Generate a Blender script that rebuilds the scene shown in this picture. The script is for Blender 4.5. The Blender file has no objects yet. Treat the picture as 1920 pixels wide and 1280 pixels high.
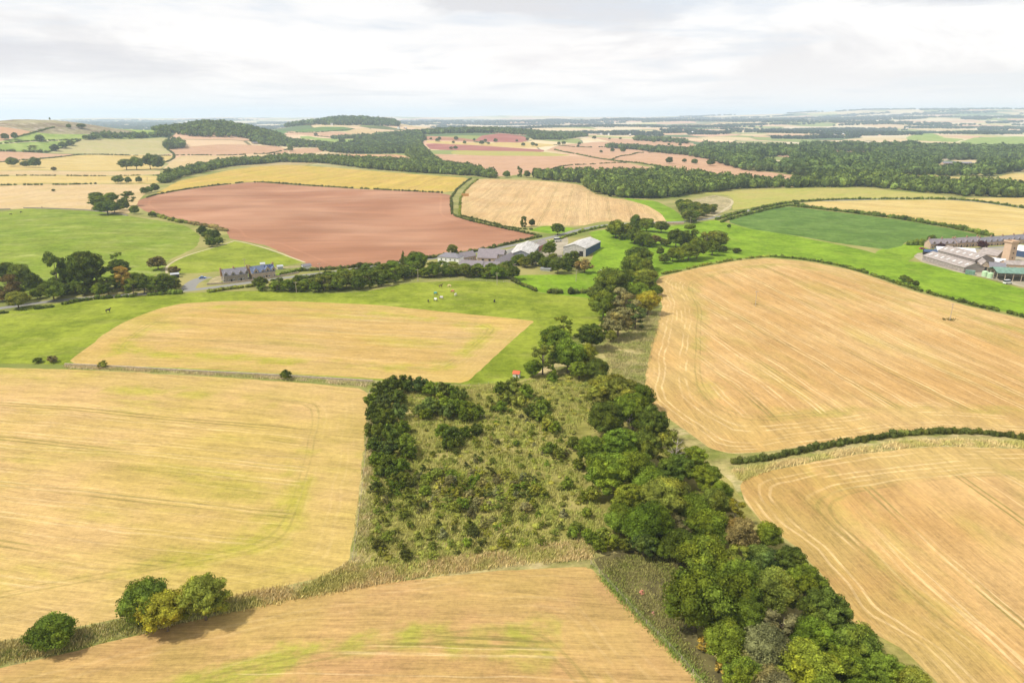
import bpy, math, random
import numpy as np
from mathutils import Vector, geometry
random.seed(7); RNG = np.random.default_rng(7)
scene = bpy.context.scene
R = math.radians
# ---------------------------------------------------------------- camera, world, sun, exposure
CAMH = 100.0; PITCH = 17.9; FPX = 1297.0
cam = bpy.data.cameras.new('camera'); camo = bpy.data.objects.new('camera', cam)
scene.collection.objects.link(camo); scene.camera = camo
camo.location = (0, 0, CAMH); camo.rotation_euler = (R(90 - PITCH), 0, 0)
cam.sensor_width = 36.0; cam.lens = 36.0 * FPX / 1920.0
cam.clip_start = 1.0; cam.clip_end = 60000.0
scene.view_settings.view_transform = 'Standard'; scene.view_settings.look = 'None'
scene.view_settings.exposure = 0.15; scene.view_settings.gamma = 1.0
SUN_EL, SUN_AZ = 55.0, -105.0          # azimuth measured from +Y towards +X : to the left of the camera
su = bpy.data.lights.new('sun', 'SUN'); su.energy = 4.6; su.angle = R(3); su.color = (1.0, 0.95, 0.87)
suo = bpy.data.objects.new('sun', su); scene.collection.objects.link(suo)
suo.location = (-200, -300, 400)
_d = Vector((math.sin(R(SUN_AZ)) * math.cos(R(SUN_EL)), math.cos(R(SUN_AZ)) * math.cos(R(SUN_EL)), math.sin(R(SUN_EL))))
suo.rotation_euler = (-_d).to_track_quat('-Z', 'Y').to_euler()
scene.cycles.volume_bounces = 1; scene.cycles.max_bounces = 6; scene.cycles.diffuse_bounces = 3
scene.cycles.transparent_max_bounces = 4

class NT:
    """small helper for writing node graphs"""
    def __init__(s, tree): s.t = tree; s.n = tree.nodes; s.l = tree.links
    def put(s, sock, v):
        if isinstance(v, bpy.types.NodeSocket): s.l.new(v, sock)
        elif v is not None:
            if isinstance(v, (tuple, list)) and len(v) == 3 and sock.type == 'RGBA': v = (*v, 1)
            sock.default_value = v
    def m(s, op, a, b=None, c=None, clamp=False):
        n = s.n.new('ShaderNodeMath'); n.operation = op; n.use_clamp = clamp
        for i, v in enumerate((a, b, c)):
            if v is not None: s.put(n.inputs[i], v)
        return n.outputs[0]
    def mix(s, f, a, b, mode='MIX'):
        n = s.n.new('ShaderNodeMix'); n.data_type = 'RGBA'; n.blend_type = mode; n.clamp_factor = True
        s.put(n.inputs[0], f); s.put(n.inputs[6], a); s.put(n.inputs[7], b); return n.outputs[2]
    def noise(s, vec, scale, detail=3, rough=.55, dist=0, out=0):
        n = s.n.new('ShaderNodeTexNoise'); s.put(n.inputs['Vector'], vec)
        for k, v in (('Scale', scale), ('Detail', detail), ('Roughness', rough), ('Distortion', dist)): n.inputs[k].default_value = v
        return n.outputs[out]
    def vor(s, vec, scale, feat='F1', out='Distance', rnd=1.0):
        n = s.n.new('ShaderNodeTexVoronoi'); n.feature = feat; s.put(n.inputs['Vector'], vec)
        n.inputs['Scale'].default_value = scale; n.inputs['Randomness'].default_value = rnd
        return n.outputs[out]
    def xyz(s, x, y, z=0.0):
        n = s.n.new('ShaderNodeCombineXYZ')
        for i, v in enumerate((x, y, z)): s.put(n.inputs[i], v)
        return n.outputs[0]
    def sep(s, v):
        n = s.n.new('ShaderNodeSeparateXYZ'); s.put(n.inputs[0], v); return n.outputs
    def attr(s, name, out='Fac'):
        n = s.n.new('ShaderNodeAttribute'); n.attribute_name = name; return n.outputs[out]
    def mr(s, v, a, b, c=0.0, d=1.0, smooth=True):
        n = s.n.new('ShaderNodeMapRange'); n.clamp = True
        if smooth: n.interpolation_type = 'SMOOTHSTEP'
        for i, k in enumerate((v, a, b, c, d)): s.put(n.inputs[i], k)
        return n.outputs[0]
    def ramp(s, f, stops, const=False):
        n = s.n.new('ShaderNodeValToRGB'); cr = n.color_ramp
        if const: cr.interpolation = 'CONSTANT'
        while len(cr.elements) < len(stops): cr.elements.new(1.0)
        for e, (p, c) in zip(cr.elements, stops): e.position = p; e.color = (*c, 1)
        s.put(n.inputs[0], f); return n.outputs[0]
    def pos(s): return s.n.new('ShaderNodeNewGeometry').outputs['Position']
    def vmath(s, op, a, b):
        n = s.n.new('ShaderNodeVectorMath'); n.operation = op; s.put(n.inputs[0], a); s.put(n.inputs[1], b); return n.outputs[0]

world = bpy.data.worlds.new('World'); scene.world = world; world.use_nodes = True
w = NT(world.node_tree); w.n.clear()
wo = w.n.new('ShaderNodeOutputWorld'); bg = w.n.new('ShaderNodeBackground'); w.l.new(bg.outputs[0], wo.inputs[0])
sky = w.n.new('ShaderNodeTexSky'); sky.sky_type = 'NISHITA'; sky.sun_disc = False
sky.sun_elevation = R(SUN_EL); sky.sun_rotation = R(SUN_AZ); sky.altitude = 150; sky.air_density = 1.0; sky.dust_density = 1.5
tc = w.n.new('ShaderNodeTexCoord').outputs['Generated']
sx, sy, sz = w.sep(tc)
den = w.m('MAXIMUM', w.m('ADD', sz, 0.06), 0.03)
cu = w.m('DIVIDE', sx, den); cv = w.m('DIVIDE', sy, den)
pl = w.xyz(cu, cv, 0.0)                                            # a flat cloud deck seen in perspective
c1 = w.noise(pl, 0.42, 8, .56, .35); c2 = w.noise(w.vmath('ADD', pl, (13.2, 4.7, 0)), 0.17, 6, .6, .2)
c3 = w.noise(w.xyz(w.m('MULTIPLY', sx, 3.0), w.m('MULTIPLY', sy, 3.0), w.m('MULTIPLY', sz, 9.0)), 1.1, 9, .6, .5)
az_ = w.m('DIVIDE', sx, w.m('MAXIMUM', sy, .2)); nz_ = w.m('MULTIPLY', w.m('SUBTRACT', w.noise(w.xyz(w.m('MULTIPLY', sx, 3.0), sy, w.m('MULTIPLY', sz, 22.0)), 2.2, 8, .62, .3), .5), 5.0)
def bank(a, e, wa, we):                                            # a darker rain cloud low in the sky
    q = w.m('ADD', w.m('POWER', w.m('ABSOLUTE', w.m('DIVIDE', w.m('SUBTRACT', az_, a), wa)), 2.0), w.m('POWER', w.m('ABSOLUTE', w.m('DIVIDE', w.m('SUBTRACT', sz, e), we)), 2.0))
    return w.mr(w.m('ADD', q, nz_), .0, 1.9, 1.0, 0.0)
banks = w.m('MAXIMUM', bank(-.66, .062, .26, .018), bank(.64, .150, .20, .028))
cover = w.mr(c1, .34, .52)                                         # thin gaps of pale blue
shade = w.m('ADD', w.mr(c2, .46, .64, 0, .28), w.mr(c3, .46, .62, 0, .85))   # grey undersides
lowf = w.mr(sz, 0.0, .07, 0.25, 1.0)
cloud = w.mix(w.m('MULTIPLY', shade, lowf), (9.8, 9.65, 9.5), (7.2, 7.15, 7.35))
cloud = w.mix(w.m('MULTIPLY', banks, .75), cloud, (5.2, 5.4, 6.1))
blue = w.mix(.80, sky.outputs[0], (7.7, 8.1, 8.8))
skycol = w.mix(w.m('MAXIMUM', cover, banks), blue, cloud)
hz = w.mr(sz, -.02, .16, 1.0, 0.0)
skycol = w.mix(w.m('MULTIPLY', hz, .55), skycol, (11.3, 10.0, 9.1))
w.put(bg.inputs[0], skycol); bg.inputs[1].default_value = 0.10

# ---------------------------------------------------------------- terrain height and picture-to-ground helper (positions only)
HILLS = [(-1560, 2200, 52, 420, 520), (-1400, 2150, 46, 150, 220), (-1010, 2500, 54, 125, 190),
         (-930, 4100, 66, 290, 420), (-700, 4200, 20, 900, 700), (-150, 3250, 30, 330, 380), (-60, 2900, 14, 200, 200),
         (7300, 11500, 150, 1900, 1600), (4500, 13500, 110, 2500, 1500), (11000, 12500, 170, 2600, 2000),
         (-2000, 15500, 70, 4000, 1500), (-8000, 15000, 60, 3500, 1800), (1500, 17500, 95, 4000, 1500),
         (900, 5600, 22, 900, 500), (2600, 6800, 45, 1300, 700), (3800, 8800, 60, 1800, 800), (-1500, 9000, 28, 2200, 700),
         (2300, 4300, 14, 700, 500), (1200, 9800, 40, 2500, 600), (5200, 7800, 50, 1500, 700)]
def H(x, y):
    x = np.asarray(x, float); y = np.asarray(y, float)
    r = np.hypot(x, y)
    z = 1.1 * np.sin(x / 61 + 1.0) * np.sin(y / 83 + .4) + .8 * np.sin(x / 37 + y / 51)
    far = np.clip((r - 500) / 1500, 0, 1)
    z = z + far * (4.5 * np.sin(x / 310 + .7) * np.sin(y / 270 + 1.3) + 3.0 * np.sin(x / 170 - y / 210))
    f2 = np.clip((r - 4000) / 4000, 0, 1)
    z = z + f2 * (14 * np.sin(x / 900 + 1.1) * np.sin(y / 620) + 9 * np.sin(x / 520 + y / 800))
    for (hx, hy, a, sx_, sy_) in HILLS:
        z = z + a * np.exp(-.5 * (((x - hx) / sx_) ** 2 + ((y - hy) / sy_) ** 2))
    return z
def hz1(x, y): return float(H(x, y))
_cp, _sp = math.cos(R(PITCH)), math.sin(R(PITCH))
_T = np.geomspace(85, 24000, 1400)
def ray(px, py):
    v = (py - 640) / FPX
    return np.array([(px - 960) / FPX, _cp - v * _sp, -(_sp + v * _cp)])
def G(px, py, up=0.0):
    """ground point (x, y) seen at photo pixel px, py; up = height above the ground"""
    d = ray(px, py); P = d[None] * _T[:, None]
    g = CAMH + P[:, 2] - H(P[:, 0], P[:, 1]) - up
    k = np.argmax(g < 0)
    if k == 0: k = len(_T) - 1
    a, b = _T[k - 1], _T[k]; ga, gb = g[k - 1], g[k]
    t = a + (b - a) * (ga / (ga - gb) if ga != gb else 1)
    t = min(max(t, 60), 24000)
    return (float(d[0] * t), float(d[1] * t))
def depth(x, y, z=0): return y * _cp + (CAMH - z) * _sp
def project(x, y, z):
    f = y * _cp + (CAMH - z) * _sp; u = (CAMH - z) * _cp - y * _sp
    return 960 + FPX * x / f, 640 + FPX * u / f

# ---------------------------------------------------------------- objects, tags, meshes
COL = scene.collection
def tag(o, label=None, cat=None, group=None, kind=None):
    if label: o['label'] = label
    if cat: o['category'] = cat
    if group: o['group'] = group
    if kind: o['kind'] = kind
    return o
def empty(name, loc, rz=0.0, sc=None, **k):
    o = bpy.data.objects.new(name, None); COL.objects.link(o); o.location = loc; o.rotation_euler = (0, 0, rz)
    o.empty_display_size = 1
    if sc: o.scale = sc
    return tag(o, **k)
def mesh_np(name, V, F, mats, smooth=False, mi=None):
    """V (n,3); F list of int arrays, each (k, 3) or (k, 4)"""
    me = bpy.data.meshes.new(name); V = np.asarray(V, np.float32)
    F = [np.asarray(f, np.int32) for f in F if len(f)]
    loops = np.concatenate([f.ravel() for f in F]); tot = np.concatenate([np.full(len(f), f.shape[1], np.int32) for f in F])
    st = np.concatenate([[0], np.cumsum(tot)[:-1]]).astype(np.int32)
    me.vertices.add(len(V)); me.vertices.foreach_set('co', V.ravel())
    me.loops.add(len(loops)); me.loops.foreach_set('vertex_index', loops)
    me.polygons.add(len(tot)); me.polygons.foreach_set('loop_start', st); me.polygons.foreach_set('loop_total', tot)
    for m in (mats if isinstance(mats, (list, tuple)) else [mats]): me.materials.append(m)
    if mi is not None: me.polygons.foreach_set('material_index', np.asarray(mi, np.int32))
    me.polygons.foreach_set('use_smooth', np.full(len(tot), smooth))
    me.update(calc_edges=True); return me
def link(name, me, parent=None, loc=None, **k):
    o = bpy.data.objects.new(name, me); COL.objects.link(o)
    if parent: o.parent = parent
    if loc: o.location = loc
    return tag(o, **k)
class MB:
    """collects boxes, prisms and tubes into one mesh"""
    def __init__(s): s.v = []; s.q = []; s.t = []; s.n = 0
    def add(s, v, q=(), t=()):
        v = np.asarray(v, float)
        for f in q: s.q.append([i + s.n for i in f])
        for f in t: s.t.append([i + s.n for i in f])
        s.v.append(v); s.n += len(v)
    def box(s, x0, x1, y0, y1, z0, z1):
        s.add([(x0, y0, z0), (x1, y0, z0), (x1, y1, z0), (x0, y1, z0), (x0, y0, z1), (x1, y0, z1), (x1, y1, z1), (x0, y1, z1)],
              [(0, 3, 2, 1), (4, 5, 6, 7), (0, 1, 5, 4), (1, 2, 6, 5), (2, 3, 7, 6), (3, 0, 4, 7)])
    def tube(s, pts, rad, n=6):
        pts = [Vector(p) for p in pts]; V = []
        for i, p in enumerate(pts):
            d = (pts[min(i + 1, len(pts) - 1)] - pts[max(i - 1, 0)]).normalized()
            a = d.orthogonal().normalized() if abs(d.z) < .99 else Vector((1, 0, 0)); b = d.cross(a).normalized(); a = b.cross(d)
            r = rad[i] if isinstance(rad, (list, tuple)) else rad
            for k in range(n):
                t = 2 * math.pi * k / n; V.append(p + a * (r * math.cos(t)) + b * (r * math.sin(t)))
        Q = [(i * n + k, i * n + (k + 1) % n, (i + 1) * n + (k + 1) % n, (i + 1) * n + k) for i in range(len(pts) - 1) for k in range(n)]
        T = []
        for base, rev in ((0, True), ((len(pts) - 1) * n, False)):
            for k in range(1, n - 1):
                T.append((base, base + k + 1, base + k) if rev else (base, base + k, base + k + 1))
        s.add(V, Q, T)
    def mesh(s, name, mats, smooth=False):
        return mesh_np(name, np.concatenate(s.v), [np.array(s.q, int).reshape(-1, 4), np.array(s.t, int).reshape(-1, 3)], mats, smooth)
    def build(s, name, mat, parent=None, smooth=False, **k): return link(name, s.mesh(name, mat, smooth), parent, **k)

# ---------------------------------------------------------------- materials
def mat(name, build, rough=.85, spec=.2, metal=0.0):
    m = bpy.data.materials.new(name); m.use_nodes = True; t = NT(m.node_tree); b = t.n['Principled BSDF']
    b.inputs['Roughness'].default_value = rough; b.inputs['Specular IOR Level'].default_value = spec; b.inputs['Metallic'].default_value = metal
    c = build(t) if callable(build) else build
    t.put(b.inputs['Base Color'], c); return m
def rough_col(c, var=.18, scale=1.2):
    def f(t):
        p = t.n.new('ShaderNodeTexCoord').outputs['Object']
        n = t.noise(p, scale, 5, .6); n2 = t.noise(p, scale * .17, 3)
        v = t.m('ADD', t.m('MULTIPLY', t.m('SUBTRACT', n, .5), 2 * var), t.m('ADD', 1.0, t.m('MULTIPLY', t.m('SUBTRACT', n2, .5), 2 * var)))
        return t.mix(1.0, c, t.xyz(v, v, v), 'MULTIPLY')
    return f
MAT = {}
def gain(t, col, v): return t.mix(1.0, col, t.xyz(v, v, v), 'MULTIPLY')
def stubble(name, c1, c2, green=(.30, .32, .05), gamt=.5, tram=24.0, tramdark=.35, band=.08, head=14.0, light=.0, edgeg=.35, streak=.16, lightcol=(.62, .47, .26), bend=6.0, tph=0.0, period2=7.3, hlight=.35, headt=.18):
    def f(t):
        p = t.pos(); u = t.attr('fu'); v = t.attr('fv'); e = t.attr('edge')
        wob = t.m('MULTIPLY', t.m('SUBTRACT', t.noise(t.xyz(t.m('MULTIPLY', v, .012), t.m('MULTIPLY', u, .006)), 1, 1), .5), bend)
        uw = t.m('ADD', u, wob)
        big = t.noise(p, .018, 4, .55); col = t.mix(t.mr(big, .36, .64), c1, c2)
        band_ = t.noise(t.xyz(t.m('FLOOR', t.m('DIVIDE', uw, 8.7)), 0.0), 7.7, 0)
        st = t.noise(t.xyz(t.m('MULTIPLY', uw, .9), t.m('MULTIPLY', v, .03)), 1, 5, .62)
        st2 = t.noise(t.xyz(t.m('MULTIPLY', uw, .16), t.m('MULTIPLY', v, .012)), 1, 3, .6)
        gr = t.noise(p, 1.3, 4, .7)
        k = t.m('ADD', 1.0, t.m('MULTIPLY', t.m('SUBTRACT', band_, .5), band * 3.0))
        for s_, a_ in ((st, streak * 2.8), (st2, streak * 2.8), (gr, .20)): k = t.m('ADD', k, t.m('MULTIPLY', t.m('SUBTRACT', s_, .5), a_))
        k = t.m('ADD', k, t.mr(t.noise(p, .85, 5, .8), .3, .7, -.13, .13)); k = t.m('ADD', k, t.mr(t.noise(t.xyz(t.m('MULTIPLY', uw, 2.4), t.m('MULTIPLY', v, .14)), 1, 4, .7), .3, .7, -.15, .15))
        k = t.m('ADD', k, t.mr(t.noise(t.xyz(t.m('MULTIPLY', uw, .35), t.m('MULTIPLY', v, .05), 5.0), 1, 6, .75), .35, .65, -.10, .10))
        inside = t.mr(e, head - 1.5, head + .5)
        # green regrowth : long soft patches, and a band along the inner edge of the headland
        gp = t.noise(t.xyz(t.m('MULTIPLY', uw, .035), t.m('MULTIPLY', v, .010)), 1, 4, .62)
        g = t.m('MULTIPLY', t.mr(gp, .50, .68), gamt)
        en = t.m('ADD', e, t.m('MULTIPLY', t.m('SUBTRACT', t.noise(p, .07, 4, .65), .5), 13.0)); hb = t.m('MULTIPLY', t.mr(en, head - 8, head - 1.), t.mr(en, head + .5, head + 8, 1, 0))
        hb = t.m('MULTIPLY', hb, t.mr(t.noise(p, .022, 4, .65), .42, .60, 0, edgeg * 1.5))
        g = t.m('MULTIPLY', t.m('MAXIMUM', g, hb, clamp=True), t.mr(t.noise(p, .35, 5, .7), .25, .6, .45, 1.0))
        g = t.m('MAXIMUM', g, t.m('MULTIPLY', t.mr(e, head - 1, head + 2, 1, 0), t.mr(t.noise(p, .05, 4, .6), .3, .62, headt * .3, headt)))
        col = t.mix(g, col, green)
        # headland passes follow the boundary, field passes follow the drilling rows
        def lines(x, per, off, half, wd):
            a = t.m('ABSOLUTE', t.m('SUBTRACT', t.m('PINGPONG', t.m('ADD', x, off), per / 2), half))
            return t.mr(a, wd * .45, wd, 1, 0)
        ew = t.m('ADD', e, t.m('MULTIPLY', t.m('SUBTRACT', t.noise(p, .02, 2), .5), 3.0))
        tl = t.m('MULTIPLY', lines(uw, tram, tph, .95, .50), inside)
        hl = t.m('MULTIPLY', lines(ew, head * .98, 0.0, .95, .42), t.mr(e, head * 1.25, head * 1.3, 1, 0))
        hl = t.m('MULTIPLY', hl, t.mr(e, head * .55, head * .6))
        tl = t.m('MULTIPLY', t.m('MAXIMUM', tl, t.m('MULTIPLY', hl, .55)), t.mr(t.noise(t.xyz(t.m('MULTIPLY', u, .05), t.m('MULTIPLY', v, .02)), 1, 3), .34, .6, .25, 1))
        col = t.mix(t.m('MULTIPLY', tl, tramdark), col, (.17, .145, .04))
        if light > 0:   # pale wheelings pressed into the straw
            u2 = t.m('ADD', u, t.m('MULTIPLY', t.m('SUBTRACT', t.noise(t.xyz(t.m('MULTIPLY', v, .018), t.m('MULTIPLY', u, .02), 3.0), 1, 2), .5), 9.0))
            sel = t.mr(t.noise(t.xyz(t.m('FLOOR', t.m('DIVIDE', u2, period2)), t.m('MULTIPLY', v, .004), 8.0), 1.7, 1), .44, .54)
            a = t.m('MULTIPLY', t.m('MULTIPLY', lines(u2, period2, 1.0, 1.0, .5), sel), inside)
            e2 = t.m('ADD', e, t.m('MULTIPLY', t.m('SUBTRACT', t.noise(p, .035, 2), .5), 5.0))
            b_ = t.m('MULTIPLY', lines(e2, 4.4, .6, 1.0, .5), t.mr(e, head * 1.2, head * 1.5, 1, 0))
            b_ = t.m('MULTIPLY', b_, t.mr(t.noise(t.xyz(t.m('FLOOR', t.m('DIVIDE', e2, 4.4)), t.m('MULTIPLY', t.noise(p, .012, 2), 6.0)), 1.3, 1), .46, .60, 0, hlight))
            a = t.m('MULTIPLY', t.m('MAXIMUM', a, b_), t.mr(t.noise(p, .12, 3), .3, .6, .35, 1))
            col = t.mix(t.m('MULTIPLY', a, light), col, lightcol)
        return gain(t, col, k)
    MAT[name] = mat(name, f, .95, .05); return MAT[name]
def grass(name, c1, c2, c3=(.36, .33, .12), dry=.25, streak=.25, sc=.03, furrow=0.0):
    def f(t):
        p = t.pos(); u = t.attr('fu'); v = t.attr('fv')
        col = t.mix(t.mr(t.noise(p, sc, 5, .6), .36, .64), c1, c2)
        d = t.mr(t.noise(t.xyz(t.m('MULTIPLY', u, .09), t.m('MULTIPLY', v, .025)), 1, 6, .68), .50, .72, 0, dry)
        col = t.mix(d, col, c3)
        k = t.m('ADD', 1, t.m('MULTIPLY', t.m('SUBTRACT', t.noise(t.xyz(t.m('MULTIPLY', u, .5), t.m('MULTIPLY', v, .06)), 1, 5, .65), .5), streak * 2))
        k = t.m('ADD', k, t.m('MULTIPLY', t.m('SUBTRACT', t.noise(p, 1.1, 4, .7), .5), .60))
        k = t.m('ADD', k, t.m('MULTIPLY', t.m('SUBTRACT', t.noise(p, .12, 4, .65), .5), .60))
        k = t.m('ADD', k, t.mr(t.noise(p, .38, 5, .75), .35, .65, -.13, .13)); k = t.m('ADD', k, t.mr(t.noise(p, .03, 4, .6), .35, .65, -.10, .10))
        if furrow: k = t.m('ADD', k, t.m('MULTIPLY', t.m('SINE', t.m('MULTIPLY', u, .8)), furrow))
        return gain(t, col, k)
    MAT[name] = mat(name, f, .95, .04); return MAT[name]
# ---------------------------------------------------------------- ground materials
stubble('m_left', (0.41, 0.275, 0.115), (0.365, 0.265, 0.080), (0.285, 0.255, 0.040), .65, 24, .62, .06, 17, .22, .6, .17)
stubble('m_bottom', (0.378, 0.221, 0.100), (0.343, 0.216, 0.080), (0.265, 0.245, 0.045), .28, 24, .75, .05, 19, .28, 1.0, .17, tph=9, headt=.30)
stubble('m_mid', (0.396, 0.268, 0.104), (0.378, 0.251, 0.080), (0.295, 0.265, 0.040), .6, 24, .7, .06, 15, .30, .7, .16)
stubble('m_right', (0.420, 0.275, 0.115), (0.370, 0.228, 0.085), (0.238, 0.242, 0.040), .30, 24, .62, .10, 21, .55, .35, .16, (0.581, 0.432, 0.224), 9, period2=9.4, hlight=.9)
stubble('m_corner', (0.415, 0.268, 0.110), (0.350, 0.210, 0.076), (0.176, 0.234, 0.024), .34, 30, .70, .14, 17, .55, .2, .16, (0.581, 0.424, 0.216), 8, period2=11, hlight=.9)
stubble('m_gold', (0.396, 0.268, 0.068), (0.352, 0.260, 0.048), (0.334, 0.277, 0.056), .5, 26, .2, .16, 8, .15, .2, .2)
stubble('m_stripe', (0.431, 0.298, 0.148), (0.396, 0.260, 0.120), (0.352, 0.294, 0.112), .2, 24, .55, .12, 8, .3, .2, .2, bend=3)
stubble('m_pale', (0.440, 0.320, 0.172), (0.414, 0.294, 0.140), (0.352, 0.311, 0.120), .3, 30, .3, .06, 10, .2, .2, .12)
stubble('m_straw', (0.440, 0.333, 0.132), (0.405, 0.294, 0.100), (0.352, 0.303, 0.080), .3, 24, .3, .12, 12, .2, .2, .16)
stubble('m_pink', (0.405, 0.247, 0.152), (0.378, 0.225, 0.132), (0.352, 0.251, 0.128), .2, 36, .2, .08, 10, .15, .1, .10)
stubble('m_greytan', (0.352, 0.298, 0.148), (0.326, 0.290, 0.124), (0.264, 0.285, 0.104), .3, 40, .15, .05, 10, .1, .2, .10)
stubble('m_orange', (0.414, 0.260, 0.140), (0.378, 0.216, 0.104), (0.352, 0.251, 0.104), .1, 22, .3, .5, 5, .1, .1, .1)
stubble('m_olive', (0.295, 0.277, 0.068), (0.326, 0.277, 0.084), (0.211, 0.260, 0.040), .5, 28, .12, .05, 10, .1, .3, .10)
grass('m_pasture', (.150, .190, .016), (.19, .220, .024), (.27, .255, .075), .45, .30)
grass('m_lush', (.130, .215, .012), (.155, .240, .016), (.21, .235, .045), .35, .26)
grass('m_hillgrass', (.135, .188, .018), (.172, .210, .028), (.36, .35, .14), .50, .32, .02)
grass('m_lime', (.165, .205, .020), (.19, .22, .026), (.30, .29, .09), .3, .12)
grass('m_farmgrass', (.18, .25, .05), (.22, .27, .07), (.30, .29, .12), .4, .12)
grass('m_crop', (.078, .140, .024), (.094, .155, .030), (.13, .175, .05), .55, .40)
grass('m_track', (.17, .18, .045), (.23, .21, .075), (.33, .28, .14), .4, .2)
grass('m_rough', (.19, .18, .040), (.27, .23, .075), (.42, .33, .15), .9, .35, .07)
grass('m_bank', (.15, .165, .035), (.32, .265, .11), (.46, .36, .20), .95, .4, .05)
grass('m_scar', (.24, .21, .10), (.33, .27, .15), (.42, .33, .22), .8, .5, .05)
grass('m_moor', (.15, .11, .07), (.25, .22, .12), (.46, .40, .34), .9, .5, .012)
def _soil(c1, c2):
    def f(t):
        p = t.pos(); u = t.attr('fu'); v = t.attr('fv')
        col = t.mix(t.mr(t.noise(p, .0085, 2, .5), .34, .68), c1, c2)
        st = t.noise(t.xyz(t.m('MULTIPLY', u, .12), t.m('MULTIPLY', v, .012)), 1, 5, .6)
        e = t.attr('edge'); eh = t.mr(t.m('ABSOLUTE', t.m('SUBTRACT', e, 13)), .4, 2.0, .10, 0)
        k = t.m('ADD', t.m('ADD', 1, eh), t.m('MULTIPLY', t.m('SUBTRACT', st, .5), .22))
        k = t.m('ADD', k, t.m('MULTIPLY', t.m('SUBTRACT', t.noise(p, .8, 5, .7), .5), .34)); k = t.m('ADD', k, t.mr(t.noise(t.xyz(t.m('MULTIPLY', u, .03), t.m('MULTIPLY', v, .008), 3.0), 1, 5, .6), .3, .7, -.12, .12)); k = t.m('ADD', k, t.mr(t.noise(t.xyz(t.m('MULTIPLY', u, .6), t.m('MULTIPLY', v, .01), 9.0), 1, 3, .6), .35, .65, -.07, .07))
        k = t.m('ADD', k, t.m('MULTIPLY', t.m('SINE', t.m('MULTIPLY', u, 1.6)), .035))
        return gain(t, col, k)
    return f
MAT['m_red'] = mat('m_red', _soil((.265, .128, .072), (.34, .185, .112)), .95, .05)
MAT['m_darkred'] = mat('m_darkred', _soil((.26, .095, .075), (.29, .12, .09)), .95, .05)
def _dock(t):
    p = t.pos(); col = t.mix(t.mr(t.noise(p, .3, 4), .4, .6), (.085, .072, .030), (.14, .12, .045))
    d = t.mr(t.vor(p, 1.5), .16, .30, 1, 0); d = t.m('MULTIPLY', d, t.mr(t.noise(p, 1.9, 3), .5, .62))
    return t.mix(d, col, (.26, .24, .09))
MAT['m_dock'] = mat('m_dock', _dock, .95, .05)
def _yard(t):
    p = t.pos(); return t.mix(t.mr(t.noise(p, .09, 5, .6), .38, .62), (.34, .29, .21), (.25, .22, .15))
MAT['m_yard'] = mat('m_yard', _yard)
def _road(t):
    p = t.pos(); return gain(t, t.mix(t.noise(p, .5, 4), (.17, .165, .15), (.235, .225, .20)), 1.0)
MAT['m_road'] = mat('m_road', _road, .9)
MAT['m_path'] = mat('m_path', rough_col((.38, .32, .19), .3, .4))
def _far(t):
    """open country beyond the traced fields : a patchwork of fields in world metres"""
    p = t.pos(); s = t.sep(p)
    q = t.xyz(t.m('ADD', s[0], t.m('MULTIPLY', t.noise(p, .0012, 2), 260)), t.m('ADD', s[1], t.m('MULTIPLY', t.noise(p, .0010, 2), 400)), 0.0)
    stops = [(0, (.50, .42, .28)), (.16, (.46, .36, .20)), (.28, (.47, .30, .19)), (.42, (.52, .41, .24)), (.54, (.20, .23, .07)), (.64, (.09, .13, .05)), (.74, (.44, .38, .17)), (.88, (.50, .36, .22))]
    def patch(sc):
        c = t.vor(q, sc, 'F1', 'Color', .9); return t.ramp(t.sep(c)[0], stops, True)
    a = patch(1 / 230.); b = patch(1 / 420.)
    d = t.m('POWER', t.m('ADD', t.m('POWER', s[0], 2.0), t.m('POWER', s[1], 2.0)), .5)
    col = t.mix(t.mr(d, 4200, 5200), a, b)
    hedge = t.mr(t.vor(q, 1 / 230., 'DISTANCE_TO_EDGE', 'Distance', .9), .010, .020, 1, 0)
    col = t.mix(t.m('MULTIPLY', hedge, t.mr(d, 4200, 4400, .75, 0)), col, (.05, .065, .02))
    near = t.mix(t.mr(t.noise(p, .02, 5), .35, .62), (.14, .165, .035), (.27, .24, .085))
    near = gain(t, near, t.m('ADD', .8, t.m('MULTIPLY', t.noise(p, .9, 5, .7), .4)))
    return gain(t, t.mix(t.mr(d, 1400, 2100), near, col), t.m('ADD', .85, t.m('MULTIPLY', t.noise(p, .004, 3), .3)))
MAT['m_far'] = mat('m_far', _far, .95, .05)

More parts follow.
